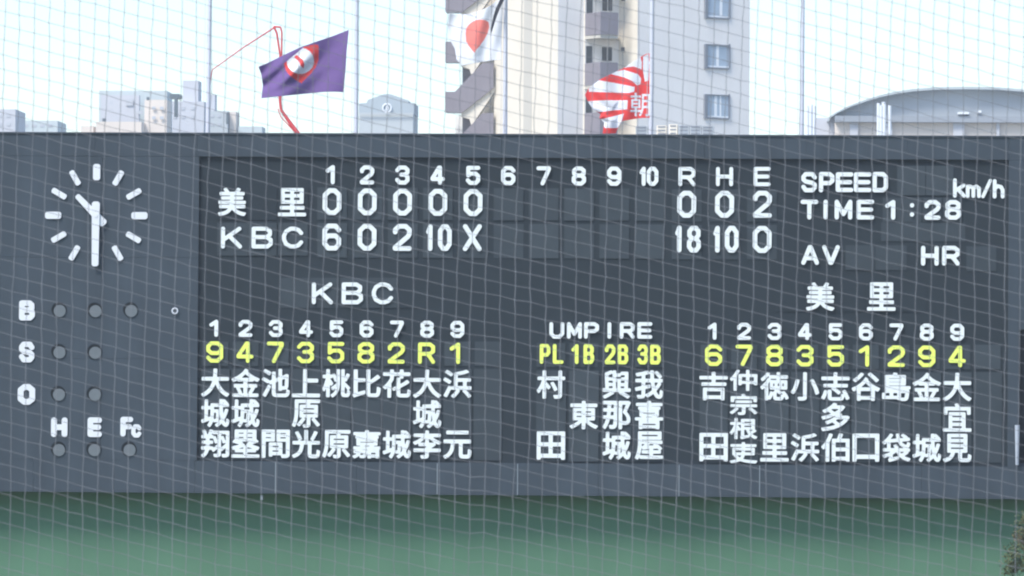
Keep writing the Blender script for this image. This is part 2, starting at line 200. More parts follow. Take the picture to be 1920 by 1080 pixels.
10300049: [[2,-183,-13,-172,-21,-155,-21,60,-22,61,-32,51,-42,46,-62,46,-80,58,-85,68,-87,80,-79,100,-11,175,0,182,15,185,28,182,37,175,44,165,47,155,47,-152,43,-168,32,-179,18,-185]],
10300050: [[-78,-183,-90,-175,-98,-162,-100,-135,-97,-122,22,29,32,55,32,90,15,116,-12,117,-32,92,-32,68,-38,52,-52,41,-72,39,-88,46,-98,60,-100,72,-99,112,-60,170,-48,181,-32,185,42,183,58,172,98,115,100,102,99,42,81,-8,-6,-115,-2,-117,68,-117,80,-120,90,-127,97,-138,100,-150,98,-162,87,-178,70,-185,-65,-185]],
10300051: [[-45,-183,-55,-178,-62,-170,-96,-112,-100,-100,-99,-88,-92,-75,-82,-67,-70,-63,-58,-64,-40,-75,-15,-117,15,-117,17,-115,32,-92,31,-48,18,-25,-18,-25,-34,-18,-44,-5,-47,12,-40,30,-28,40,-18,43,18,43,20,45,32,65,32,92,15,117,-15,117,-42,72,-55,64,-70,63,-83,68,-94,78,-99,90,-99,105,-63,170,-50,181,-35,185,42,184,61,172,95,120,99,110,99,48,78,8,99,-32,99,-110,95,-120,63,-170,50,-181,35,-185]],
10400083: [[-75,-188,-94,-175,-142,-105,-145,-92,-144,-80,-131,-60,-122,-54,-110,-50,-98,-51,-86,-55,-74,-65,-40,-110,45,-110,65,-88,65,-68,45,-49,-80,-24,-131,18,-140,29,-145,42,-145,102,-142,118,-92,178,-75,188,62,190,78,187,94,175,142,105,145,92,144,80,138,68,130,59,120,53,108,50,85,55,74,65,40,110,-45,110,-65,88,-65,68,-45,49,80,24,131,-18,140,-29,145,-42,145,-102,142,-118,92,-178,75,-188,62,-190]],
10400080: [[-118,-188,-136,-175,-142,-165,-145,-152,-145,150,-141,168,-128,183,-108,190,55,190,72,186,132,138,142,122,145,110,145,22,140,5,130,-7,79,-50,68,-56,55,-58,-62,-58,-65,-60,-65,-150,-68,-165,-76,-178,-88,-186,-102,-190],[-65,22,40,22,65,42,64,90,40,110,-65,110]],
10400069: [[-138,-183,-156,-170,-162,-160,-165,-148,-165,145,-163,158,-156,170,-142,181,-125,185,128,185,140,182,150,176,162,159,164,138,155,119,138,107,125,105,-85,105,-85,40,112,39,125,35,136,25,143,12,145,0,143,-12,136,-25,125,-35,112,-39,-85,-40,-85,-105,135,-106,152,-116,163,-132,164,-152,156,-170,142,-181,128,-185,-125,-185]],
10400068: [[-118,-188,-136,-175,-142,-165,-145,-152,-145,150,-141,168,-128,183,-108,190,50,190,68,186,78,179,135,122,144,105,145,-98,141,-112,135,-122,78,-179,62,-188,-105,-190],[-65,-110,32,-110,64,-80,65,78,35,109,-65,110]],
10400084: [[-12,-183,-31,-170,-40,-150,-40,105,-128,105,-142,109,-154,118,-162,130,-165,145,-162,160,-148,178,-128,185,125,185,140,182,156,170,165,150,162,130,150,114,140,108,128,105,40,105,39,-152,32,-168,20,-180,5,-185]],
10400073: [[-12,-183,-31,-170,-37,-160,-40,-148,-40,148,-36,162,-26,175,-12,183,2,185,15,182,28,174,36,162,40,150,40,-148,35,-165,22,-178,5,-185]],
10400077: [[-138,-183,-156,-170,-162,-160,-165,-148,-165,145,-163,158,-156,170,-142,181,-128,185,-110,182,-96,172,0,2,95,171,108,181,122,185,138,183,150,176,161,162,165,145,165,-145,163,-158,156,-170,140,-182,120,-185,102,-178,89,-162,85,-145,85,-12,32,-105,18,-117,0,-121,-18,-117,-32,-105,-85,-12,-85,-145,-87,-158,-95,-171,-108,-181,-122,-185]],
10400072: [[-138,-183,-156,-170,-162,-160,-165,-148,-165,145,-163,158,-156,170,-140,182,-122,185,-102,178,-90,164,-85,148,-85,40,85,40,85,148,89,162,100,176,115,184,132,184,150,176,161,162,165,145,165,-145,163,-158,156,-170,140,-182,122,-185,102,-178,90,-164,85,-148,85,-40,-85,-40,-85,-145,-88,-159,-95,-171,-108,-181,-122,-185]],
10400082: [[-138,-183,-156,-170,-162,-160,-165,-148,-165,148,-162,160,-154,172,-142,181,-128,185,70,185,85,180,152,133,161,122,165,108,163,18,159,8,150,-2,96,-40,162,-130,164,-152,154,-172,142,-181,128,-185,112,-183,100,-176,30,-85,-3,-52,-82,-52,-85,-52,-85,-145,-88,-160,-96,-172,-108,-181,-122,-185],[-85,30,52,28,85,50,85,82,52,105,-85,105]],
10400065: [[-138,-183,-150,-176,-160,-164,-165,-150,-164,-135,-46,162,-35,176,-20,184,12,185,28,181,39,172,47,160,162,-130,165,-148,161,-162,150,-176,135,-184,118,-184,102,-178,89,-162,62,-98,-62,-98,-88,-160,-95,-171,-115,-184],[-31,-18,31,-18,0,62]],
10400086: [[-20,-183,-35,-174,-45,-160,-162,131,-165,145,-162,160,-150,176,-130,185,-110,182,-92,168,0,-57,90,165,100,176,112,183,128,185,140,182,152,174,161,162,165,150,164,135,45,-160,35,-174,20,-183,8,-185]],
10500049: [[10,-183,-9,-170,-18,-150,-18,70,-20,71,-70,40,-90,35,-105,39,-118,48,-126,62,-128,78,-123,95,-112,108,2,180,22,185,36,182,48,175,58,163,62,150,62,-148,57,-165,45,-178,28,-185]],
10500050: [[-122,-183,-139,-172,-149,-155,-150,-125,-142,-107,-133,-98,58,39,70,58,70,78,38,105,-38,105,-69,80,-72,58,-82,41,-100,31,-118,30,-137,40,-148,58,-150,100,-145,118,-135,130,-78,176,-65,183,52,185,72,180,135,130,145,118,150,100,148,35,115,-18,-5,-105,110,-105,125,-108,139,-118,148,-132,150,-148,145,-164,132,-178,112,-185,-110,-185]],
10500056: [[-65,-183,-78,-176,-138,-128,-149,-108,-149,-28,-141,-12,-117,10,-133,22,-142,40,-143,105,-141,118,-128,136,-70,178,-58,183,45,185,60,183,129,135,138,125,142,115,142,40,133,22,117,10,141,-12,149,-28,150,-100,148,-112,135,-130,78,-176,65,-183,52,-185],[-38,-105,38,-105,69,-80,70,-58,38,-31,-38,-31,-70,-58,-69,-80],[-35,50,32,49,63,70,63,82,32,105,-32,105,-63,82,-63,70]],
10500058: [[-10,-126,-25,-118,-34,-108,-40,-92,-39,-75,-32,-60,-20,-49,-5,-44,10,-45,25,-53,35,-65,40,-80,39,-98,32,-110,20,-122,5,-127],[-8,45,-22,51,-34,62,-39,78,-39,95,-33,110,-22,120,-8,126,8,126,22,120,33,110,39,95,39,78,34,62,22,51,8,45]],
10600047: [[-78,-178,-90,-171,-98,-160,-100,-148,-98,-135,39,162,47,172,58,178,70,180,80,178,91,170,98,160,100,148,98,135,-39,-162,-45,-171,-55,-178,-65,-180]],
10600107: [[-98,-178,-114,-165,-120,-148,-120,148,-117,160,-108,172,-95,179,-82,180,-62,172,-55,162,-51,152,-50,8,65,79,75,81,88,80,98,74,106,65,110,55,111,42,102,23,27,-28,112,-123,119,-135,120,-148,115,-163,102,-175,88,-180,70,-177,60,-169,-35,-67,-50,-78,-50,-148,-55,-162,-62,-172,-72,-178,-85,-180]],
10600109: [[105,-125,92,-123,83,-118,71,-100,70,35,52,48,35,35,35,-92,32,-105,22,-117,8,-124,-8,-124,-22,-118,-32,-105,-35,-90,-35,40,-58,49,-70,38,-70,-90,-73,-105,-85,-119,-100,-125,-115,-124,-130,-114,-137,-105,-140,-92,-140,90,-138,103,-129,115,-110,125,-98,124,-85,119,-72,124,-60,125,5,100,38,122,58,125,71,120,130,78,137,68,140,55,140,-95,135,-108,128,-117,118,-123]],
10600104: [[-88,-178,-104,-165,-110,-148,-110,148,-107,160,-98,172,-85,179,-72,180,-55,174,-42,158,-40,145,-40,85,-18,87,55,68,66,62,75,52,110,-18,110,-148,102,-167,85,-179,65,-179,48,-167,40,-148,40,-32,20,5,-12,13,-40,-15,-40,-145,-42,-158,-50,-169,-60,-177,-72,-180]],
10700066: [[-112,-188,-125,-182,-138,-171,-146,-158,-150,-142,-150,138,-145,160,-138,171,-128,181,-102,190,48,190,70,185,125,139,133,128,139,115,140,40,136,25,128,12,143,-8,150,-28,150,-100,144,-120,95,-175,72,-188,-98,-190],[-45,-85,35,-85,45,-75,45,-58,30,-44,-45,-45],[-45,62,28,61,35,68,35,78,25,85,-45,85]],
10700083: [[-72,-193,-85,-186,-95,-177,-141,-108,-145,-92,-144,-78,-140,-65,-131,-52,-120,-44,-105,-38,-90,-37,-75,-41,-57,-55,-30,-95,32,-95,45,-80,45,-70,32,-58,-78,-34,-90,-26,-130,11,-140,25,-145,40,-145,100,-141,118,-135,129,-95,178,-85,186,-72,193,-58,195,58,195,75,192,88,185,97,175,142,105,145,92,144,78,139,62,130,51,118,42,105,38,90,37,75,41,57,55,30,95,-32,95,-45,80,-45,70,-32,58,78,34,90,26,130,-11,140,-25,145,-40,145,-100,141,-118,135,-129,95,-178,85,-186,73,-192,55,-195,-58,-195]],
10700079: [[-55,-193,-72,-184,-145,-126,-155,-116,-162,-102,-165,-85,-165,85,-163,100,-157,112,-147,125,-72,184,-60,191,-40,195,40,195,55,193,72,184,145,126,155,116,162,102,165,85,165,-85,163,-100,157,-112,147,-125,72,-184,60,-191,40,-195,-40,-195],[-20,-85,20,-85,55,-58,55,58,20,85,-20,85,-55,58,-55,-58]],
10700072: [[-115,-183,-130,-176,-142,-165,-151,-150,-155,-135,-155,132,-152,148,-145,162,-130,176,-112,184,-92,184,-72,178,-56,162,-46,142,-45,55,45,55,45,135,49,150,56,162,70,176,90,184,112,184,132,175,148,158,155,132,155,-132,152,-148,145,-162,130,-176,112,-184,92,-184,72,-178,56,-162,46,-142,45,-55,-45,-55,-45,-135,-52,-158,-65,-172,-80,-181,-98,-185]],
10700069: [[-98,-183,-110,-177,-122,-166,-131,-152,-135,-138,-135,132,-129,158,-112,176,-88,185,85,185,108,179,126,162,135,138,131,112,118,93,102,84,88,80,-30,80,-30,52,72,52,95,46,111,32,120,15,122,-5,115,-25,100,-42,80,-51,-30,-52,-30,-80,85,-80,105,-85,122,-98,132,-117,135,-138,129,-158,112,-176,88,-185,-82,-185]],
10700070: [[-85,-183,-98,-177,-108,-168,-116,-155,-120,-140,-120,135,-115,158,-98,177,-75,185,72,185,92,180,110,165,119,145,118,122,108,102,95,92,78,86,-20,85,-20,50,52,50,75,42,89,30,97,12,99,-5,94,-22,80,-39,60,-49,-20,-50,-20,-138,-25,-158,-35,-171,-50,-181,-68,-185]],
10700099: [[-35,-123,-52,-111,-88,-66,-93,-55,-95,-42,-93,55,-88,66,-53,110,-40,121,-22,125,40,123,57,112,89,72,95,55,93,38,87,28,78,18,65,12,52,11,40,14,30,20,8,45,-2,45,-15,28,-15,-28,-2,-45,8,-45,35,-16,50,-11,68,-13,80,-20,90,-32,95,-48,93,-62,87,-75,59,-110,45,-121,28,-125]],
12232654: [[-230,-266,-243,-258,-264,-222,-265,-212,-260,-205,-250,-199,-200,-190,-145,-174,-120,-163,-98,-148,-81,-132,-78,-125,-88,-121,-230,-120,-240,-112,-243,-102,-243,-72,-238,-60,-222,-54,-58,-54,-50,-52,-47,-48,-50,-42,-58,-41,-245,-40,-253,-35,-258,-25,-258,5,-255,15,-248,21,-238,24,-45,24,-38,28,-37,32,-38,38,-45,41,-185,41,-200,45,-208,58,-209,85,-205,97,-198,104,-185,106,-48,106,-40,108,-37,115,-40,119,-48,121,-222,123,-230,128,-236,138,-236,170,-232,180,-218,188,-140,191,-139,198,-160,228,-162,240,-152,252,-120,265,-110,264,-100,256,-80,232,-55,194,-42,189,50,190,58,198,92,255,100,263,115,265,153,252,160,245,162,235,140,192,148,189,215,189,228,185,234,178,236,168,236,140,230,128,215,121,42,121,36,118,35,112,38,108,45,106,198,105,205,100,211,90,209,52,202,45,190,41,42,41,36,38,35,29,45,24,245,23,255,18,260,10,260,-28,252,-37,242,-41,40,-41,32,-43,30,-48,32,-52,40,-54,232,-54,248,-60,253,-72,253,-102,250,-112,240,-120,88,-121,77,-125,92,-143,132,-167,168,-181,258,-203,264,-210,264,-220,240,-255,230,-264,218,-266,170,-255,120,-238,78,-215,50,-195,0,-146,-36,-188,-72,-216,-118,-238,-158,-251]],
12237324: [[-250,-266,-262,-258,-266,-245,-265,-210,-260,-202,-252,-198,-48,-196,-40,-194,-36,-188,-36,-150,-42,-142,-210,-141,-220,-137,-227,-128,-228,-85,-223,-75,-215,-70,-48,-69,-40,-67,-36,-58,-37,-38,-42,-32,-192,-31,-202,-27,-209,-20,-211,-8,-211,242,-205,260,-197,265,-182,266,195,266,212,260,217,252,219,242,219,-8,216,-20,210,-28,198,-31,45,-32,39,-38,39,-58,41,-65,50,-69,222,-70,230,-75,236,-85,235,-128,228,-137,218,-141,45,-142,39,-150,39,-188,42,-194,50,-196,252,-198,262,-205,266,-215,266,-248,260,-260,252,-265,242,-266],[-134,40,-39,40,-34,48,-35,81,-45,86,-134,85,-138,80,-139,70,-139,48],[41,40,138,39,144,48,143,80,140,84,132,86,42,86,38,82,36,75,36,48],[-134,155,-40,154,-34,162,-34,190,-38,194,-45,196,-132,196,-137,192,-139,185,-139,162],[41,155,138,154,144,162,143,190,140,194,132,196,42,196,38,192,36,185,36,162]],
12222823: [[-220,-265,-232,-259,-261,-228,-265,-218,-262,-210,-192,-168,-152,-136,-127,-108,-112,-90,-86,-45,-66,2,-60,30,-62,34,-70,36,-242,38,-252,45,-256,55,-256,92,-248,105,-235,109,-48,111,-42,120,-39,152,-35,252,-30,260,-22,265,15,266,30,262,38,248,32,118,35,111,238,109,248,106,255,100,259,88,258,52,253,42,245,38,70,36,62,35,60,30,73,-8,98,-55,142,-116,172,-145,205,-171,262,-205,265,-212,263,-222,230,-261,218,-265,200,-257,160,-233,114,-195,84,-162,58,-128,38,-98,8,-38,2,-33,-2,-38,-27,-90,-55,-135,-99,-188,-152,-230,-210,-263]],
12222478: [[-112,-263,-143,-238,-148,-225,-145,-215,-126,-188,-117,-168,-111,-152,-112,-146,-120,-146,-238,-190,-253,-180,-266,-142,-264,-132,-255,-122,-210,-106,-204,-98,-204,60,-210,66,-242,67,-255,72,-261,82,-261,108,-259,122,-250,131,-212,134,-205,139,-201,248,-195,255,-185,258,-155,258,-142,252,-136,238,-136,140,-128,134,-100,134,-92,138,-89,172,-78,182,70,186,74,195,74,250,78,258,85,264,125,266,145,255,162,262,172,260,202,236,236,202,258,168,258,130,255,122,248,116,152,114,146,110,144,102,149,32,155,1,162,9,181,70,190,80,200,83,230,78,240,73,245,65,245,48,226,-12,202,-72,176,-120,175,-128,186,-165,192,-178,198,-181,203,-168,207,-118,212,-107,220,-103,228,-104,261,-128,266,-142,264,-175,258,-205,249,-228,236,-245,220,-256,210,-258,185,-258,158,-241,142,-225,128,-200,122,-197,60,-250,42,-261,35,-262,27,-258,1,-232,-5,-220,2,-208,33,-185,43,-172,-20,-173,-40,-165,-66,-220,-90,-255,-100,-264],[71,-142,75,-144,80,-140,100,-112,88,-35,82,-21,80,-30,79,-82],[-22,-110,2,-111,10,-105,16,-8,15,1,10,6,-15,6,-23,0,-24,-52,-29,-100,-28,-106],[-131,-75,-98,-65,-93,-55,-91,58,-92,63,-98,66,-128,66,-136,60,-136,-65,-135,-72],[68,70,75,69,78,75,76,105,71,112,-12,114,-22,109,-24,80,-19,72],[146,185,155,184,160,188,154,198,145,202,142,192]],
12232724: [[-225,-265,-238,-259,-260,-233,-265,-220,-258,-209,-232,-191,-220,-178,-204,-155,-193,-125,-200,-119,-248,-118,-258,-115,-266,-102,-266,-68,-260,-57,-250,-52,-182,-49,-179,-42,-179,-18,-185,-9,-235,-8,-245,-5,-253,8,-253,38,-250,48,-240,55,-182,58,-179,65,-179,82,-181,90,-188,94,-250,95,-258,100,-262,108,-264,138,-260,150,-250,157,-228,160,-224,165,-247,235,-243,248,-232,254,-205,261,-195,260,-188,255,-178,240,-152,170,-148,165,-138,178,-109,252,-102,261,-92,266,-52,255,-38,243,-30,241,85,241,102,238,122,241,242,241,260,235,265,228,266,218,266,-210,263,-225,252,-241,230,-255,190,-261,142,-260,135,-255,127,-242,119,-212,121,-205,128,-198,140,-194,190,-194,198,-189,199,-98,195,-88,188,-91,132,-140,125,-142,112,-140,110,-142,109,-208,106,-220,98,-236,80,-250,42,-259,-12,-257,-24,-248,-34,-215,-34,-202,-22,-193,30,-194,39,-190,41,-115,38,-103,-32,-160,-45,-155,-70,-120,-115,-121,-137,-175,-162,-215,-192,-246,-215,-263],[-36,-75,-28,-73,34,-20,40,-10,40,4,35,7,8,-1,-5,5,-13,18,-36,82,-42,93,-102,93,-109,85,-107,60,-100,56,-58,56,-48,52,-39,40,-39,12,-43,0,-52,-7,-105,-11,-109,-18,-108,-45,-100,-51,-50,-54,-43,-60],[110,-68,115,-70,125,-63,185,-11,196,0,198,8,192,13,158,2,142,7,118,75,112,81,109,62],[193,55,195,53,198,57,199,68,197,170,188,174,112,172,109,165,110,142,115,139,145,145,155,140],[36,72,38,71,40,74,41,85,39,170,30,174,-40,174,-58,187,-62,185,-70,162,-45,156,-30,140,-8,143,5,138]],
12237329: [[-230,-266,-240,-260,-246,-248,-246,-215,-238,-203,-225,-199,-140,-198,-133,-192,-142,-170,-173,-110,-176,-95,-182,-91,-210,-90,-221,-80,-224,-42,-220,-30,-212,-24,-202,-21,-45,-21,-39,-12,-39,15,-42,22,-48,24,-138,24,-145,28,-155,40,-160,42,-212,19,-228,18,-238,25,-263,60,-264,72,-252,84,-168,122,-115,155,-74,188,-49,212,-10,262,5,265,45,245,50,235,44,218,47,210,103,162,170,121,250,86,262,75,265,68,263,60,238,27,227,20,212,21,160,44,155,42,148,30,138,24,42,24,36,20,34,15,34,-12,40,-21,200,-21,210,-24,217,-30,221,-42,219,-80,208,-90,182,-91,176,-95,171,-118,126,-192,128,-197,132,-198,225,-199,237,-202,245,-212,246,-228,246,-250,238,-262,220,-266],[-61,-198,-45,-198,-39,-192,-39,-98,-48,-91,-100,-92,-104,-95,-104,-100,-76,-152],[39,-198,48,-198,53,-195,58,-180,96,-112,102,-98,99,-92,45,-91,36,-95,34,-188],[-66,95,60,94,72,98,68,105,0,160,-8,156,-63,105,-67,100]],
12222593: [[-250,-266,-262,-258,-266,-245,-265,-212,-260,-205,-252,-200,-50,-199,-42,-197,-39,-190,-39,-170,-45,-164,-178,-164,-190,-161,-200,-150,-203,-118,-210,-115,-235,-120,-242,-117,-249,-110,-264,-75,-264,-62,-252,-53,-124,-20,-127,-15,-140,-10,-230,16,-240,22,-245,30,-243,40,-233,55,-223,68,-207,80,-206,245,-200,260,-192,265,-178,266,182,266,200,260,206,245,207,88,211,80,241,52,245,40,240,32,229,25,139,-10,132,-14,132,-18,250,-58,260,-68,262,-80,238,-120,228,-123,210,-119,205,-122,202,-150,192,-161,180,-164,42,-164,34,-170,34,-190,38,-197,45,-199,252,-200,262,-208,266,-218,266,-248,260,-260,252,-265,242,-266],[-112,-95,-45,-96,-39,-90,-40,-75,-48,-71,-72,-77,-113,-90,-116,-92],[39,-95,110,-96,127,-92,96,-80,40,-66,35,-70,34,-75,34,-90],[-10,-42,-5,-45,0,-42,30,4,37,22,67,38,45,41,-65,39,-65,35,-46,20,-45,0,-28,0,-18,-8],[-126,105,-45,104,-38,108,-37,115,-38,120,-45,124,-122,124,-131,118,-131,110],[39,105,122,104,129,108,131,115,129,120,122,124,42,124,34,118,34,110],[-126,188,-45,186,-38,190,-37,195,-38,200,-45,204,-122,204,-130,198],[39,188,122,186,129,190,131,195,129,200,122,204,42,204,35,198]],
12227744: [[-5,-265,-25,-260,-48,-248,-60,-232,-68,-215,-74,-170,-75,-22,-82,-20,-102,-27,-112,-26,-120,-20,-130,0,-135,4,-150,-6,-162,-5,-210,25,-255,50,-263,58,-265,68,-245,98,-238,105,-228,108,-170,82,-115,45,-80,58,-74,70,-74,195,-68,208,-55,213,-18,213,-10,210,-4,202,-1,100,2,92,10,92,42,106,47,110,49,118,50,252,55,260,65,266,102,266,112,260,118,250,119,150,122,140,128,139,150,147,200,170,231,160,242,148,239,-52,232,-85,213,-115,255,-136,262,-142,266,-158,263,-188,255,-215,243,-238,225,-255,205,-263,185,-266],[-200,-263,-212,-258,-240,-236,-246,-228,-247,-218,-183,-108,-149,-40,-140,-31,-130,-31,-96,-58,-90,-68,-90,-75,-134,-165,-177,-242,-188,-258],[12,-198,180,-197,188,-192,192,-182,202,-125,198,-122,148,-129,122,-127,112,-143,100,-148,68,-148,55,-143,49,-128,49,20,48,26,42,29,5,14,-1,5,-1,-182,2,-192],[123,-58,160,-58,168,-52,174,55,173,72,170,78,128,64,120,57,119,-48],[-130,145,-180,178,-232,208,-236,215,-234,225,-218,248,-208,258,-195,260,-168,248,-112,218,-87,198,-86,185,-107,152,-118,144]],
12238291: [[-250,-266,-262,-258,-266,-242,-266,240,-264,255,-257,262,-245,266,-40,266,-28,264,-20,257,-16,245,-16,65,-19,52,-25,45,-35,42,-180,41,-189,38,-192,-250,-197,-260,-205,-265],[122,-266,110,-258,97,-222,92,-217,85,-214,-52,-214,-59,-218,-65,-232,-75,-240,-112,-241,-125,-235,-131,-218,-131,10,-122,22,-110,26,102,26,117,22,124,15,126,5,127,-188,135,-194,188,-192,191,-180,191,32,182,39,32,39,17,45,11,60,12,248,17,260,30,266,250,266,262,258,266,245,265,-218,259,-232,251,-242,225,-259,185,-266],[-56,-148,45,-149,52,-145,54,-132,50,-126,45,-124,-52,-124,-59,-128,-61,-132,-61,-142],[-56,-60,45,-61,52,-58,54,-45,50,-38,45,-36,-52,-36,-59,-40,-61,-45,-61,-55],[89,102,182,101,189,105,191,115,189,120,182,124,92,124,86,120,84,115,84,108],[-186,105,-98,104,-91,108,-89,115,-91,120,-98,124,-182,124,-191,118,-191,110],[-186,188,-98,186,-91,190,-89,195,-91,200,-98,204,-182,204,-190,198],[89,188,182,186,189,190,191,195,189,200,182,204,92,204,85,198]],
12219978: [[-250,-266,-262,-258,-266,-245,-265,-208,-260,-200,-252,-195,-68,-194,-58,-189,-56,248,-50,260,-40,266,8,264,15,258,18,248,19,98,22,88,210,86,223,80,229,65,228,28,223,18,215,12,30,11,21,8,20,-189,30,-194,252,-195,260,-200,266,-210,264,-255,255,-264,242,-266]],
12221407: [[-38,-266,-48,-260,-53,-252,-65,-212,-60,-205,-50,-199,2,-199,12,-195,14,-88,9,-78,-28,-77,-39,-80,-17,-95,-13,-102,-15,-112,-64,-180,-91,-212,-117,-238,-125,-240,-135,-238,-168,-215,-173,-202,-169,-192,-114,-132,-78,-82,-82,-77,-112,-74,-120,-68,-123,-60,-124,140,-121,155,-115,162,-105,166,-10,168,-5,172,1,188,0,193,-5,196,-132,196,-142,192,-146,-25,-160,-120,-179,-192,-201,-242,-215,-255,-225,-253,-255,-233,-265,-220,-264,-210,-246,-168,-232,-120,-221,-60,-214,35,-214,242,-211,255,-202,264,-190,266,240,266,255,264,264,255,266,238,265,210,255,199,242,196,92,196,85,192,76,172,78,168,85,166,205,166,215,162,221,155,224,140,223,-60,218,-70,210,-75,170,-76,163,-80,174,-98,258,-195,263,-205,261,-215,255,-223,220,-244,212,-245,205,-240,104,-115,103,-108,107,-100,130,-85,132,-79,125,-77,92,-76,86,-80,84,-85,84,-218,75,-242,62,-254,40,-263,22,-266],[-46,-10,142,-11,149,-8,151,5,148,12,140,14,-42,14,-49,10,-51,5,-51,-5],[-46,78,142,76,149,80,151,92,148,99,140,101,-42,101,-49,98,-51,92,-51,82]],
12220809: [[-225,-265,-238,-258,-261,-228,-265,-220,-264,-212,-252,-202,-200,-179,-168,-155,-157,-142,-142,-124,-127,-90,-114,-25,-115,-15,-120,-12,-238,-11,-248,-7,-255,2,-256,42,-252,50,-245,56,-150,59,-142,62,-174,145,-207,205,-207,215,-203,222,-165,238,-155,237,-147,232,-112,175,-93,138,-77,95,-78,88,-82,80,-113,62,-102,59,-45,59,-38,62,-36,70,-35,252,-30,260,-20,266,25,264,32,257,36,245,37,65,45,59,95,59,114,62,85,80,80,88,81,95,121,170,150,238,158,244,165,245,210,228,217,218,216,205,169,115,137,62,145,59,250,56,257,50,261,42,261,5,255,-5,242,-11,115,-11,106,-15,104,-182,107,-192,115,-196,180,-196,190,-194,196,-178,200,-120,210,-109,222,-109,258,-125,266,-138,266,-160,260,-202,253,-228,242,-243,220,-261,192,-266,98,-266,70,-260,55,-251,40,-230,34,-205,33,-18,25,-11,-28,-11,-35,-13,-40,-20,-45,-60,-62,-122,-78,-158,-102,-190,-120,-208,-158,-237]],
12226691: [[-70,-265,-82,-258,-103,-232,-107,-225,-106,-218,-98,-207,-65,-186,-44,-165,-22,-130,-14,-102,-18,-100,-22,-103,-52,-128,-68,-132,-75,-128,-87,-110,-97,-90,-97,-80,-88,-67,-2,-4,1,5,0,30,-5,33,-22,30,-33,38,-57,100,-65,111,-80,96,-110,93,-115,90,-111,80,-62,10,-57,-5,-69,-25,-90,-46,-100,-46,-115,-32,-120,-33,-121,-240,-124,-252,-130,-260,-138,-263,-180,-261,-187,-255,-191,-245,-193,-110,-195,-108,-200,-112,-220,-148,-230,-152,-238,-150,-245,-143,-265,-102,-263,-90,-247,-60,-226,-10,-199,85,-202,93,-240,94,-253,100,-258,112,-258,145,-253,155,-245,160,-200,161,-193,165,-189,255,-182,262,-175,266,-142,266,-130,262,-122,250,-121,172,-118,163,-88,162,-65,175,-38,183,-25,175,-2,138,1,148,4,255,10,262,18,266,52,266,65,258,69,242,69,-20,60,-85,48,-132,20,-188,-19,-232,-60,-263],[148,-258,125,-254,110,-244,97,-225,91,-202,91,245,97,260,112,266,145,265,152,260,157,252,159,132,162,120,172,134,191,178,200,186,210,187,242,173,250,168,255,158,251,142,195,42,182,33,162,34,159,28,162,20,178,9,241,-55,261,-80,263,-90,260,-98,234,-128,238,-133,258,-142,265,-152,266,-175,260,-210,245,-240,225,-254,200,-259],[165,-190,190,-191,197,-188,201,-175,202,-145,212,-125,193,-98,171,-72,162,-68,159,-78,159,-178,160,-185]],
12227604: [[-230,-265,-243,-258,-265,-218,-262,-208,-248,-191,-244,-178,-243,245,-240,255,-230,262,-185,263,-172,258,-167,245,-164,102,-155,99,-35,98,-23,90,-19,78,-20,40,-25,32,-32,28,-155,26,-164,22,-165,-158,-162,-161,-155,-161,-35,-128,-28,-132,-23,-140,-19,-180,-24,-192,-35,-200,-175,-245],[55,-255,32,-248,14,-232,2,-212,-4,-185,-4,245,2,260,15,266,55,266,65,260,70,252,71,82,75,74,85,76,122,102,202,165,210,165,220,159,252,126,257,115,252,104,217,78,148,32,78,-8,72,-14,71,-22,71,-168,75,-183,85,-186,162,-186,179,-182,186,-170,191,-140,195,-73,202,-63,212,-60,258,-80,266,-92,266,-118,261,-165,247,-215,230,-238,202,-253,182,-256]],
12222025: [[-230,-265,-242,-258,-261,-235,-265,-228,-264,-220,-253,-210,-210,-191,-197,-182,-193,-175,-200,-172,-230,-171,-240,-165,-246,-152,-245,-122,-240,-115,-230,-108,-165,-105,-230,-102,-242,-98,-251,-82,-249,-50,-242,-43,-232,-39,-130,-39,-124,-38,-122,-32,-130,-27,-178,-26,-185,-22,-191,-15,-194,80,-190,100,-208,110,-214,125,-212,150,-202,165,-208,168,-237,170,-247,178,-251,188,-251,208,-245,223,-230,229,-40,229,-32,234,-30,252,-22,262,-12,266,12,266,25,266,35,260,40,252,42,234,50,229,245,229,260,222,266,208,266,188,262,178,252,170,222,168,217,165,227,150,229,125,223,110,205,100,209,80,206,-15,200,-22,192,-26,148,-27,139,-32,142,-38,148,-39,245,-39,255,-43,261,-50,262,-88,258,-95,243,-102,240,-108,241,-242,235,-258,222,-263,192,-264,182,-261,165,-249,98,-249,90,-250,78,-262,70,-266,30,-265,22,-260,17,-250,16,-192,12,-174,-6,-232,-18,-248,-35,-259,-50,-261,-115,-260,-128,-250,-136,-225,-142,-221,-182,-248,-205,-259],[-116,-200,-69,-200,-62,-190,-62,-175,-70,-171,-106,-172,-119,-192],[91,-188,165,-188,171,-182,171,-165,168,-161,160,-159,92,-159,88,-162,86,-170,87,-182],[9,-115,15,-114,17,-108,10,-102,-78,-103,-85,-105,-78,-107,-5,-108],[-33,-38,48,-38,55,-35,56,-30,48,-26,-30,-26,-38,-30],[-118,32,125,31,133,32,137,38,135,42,128,44,-110,44,-121,40]],
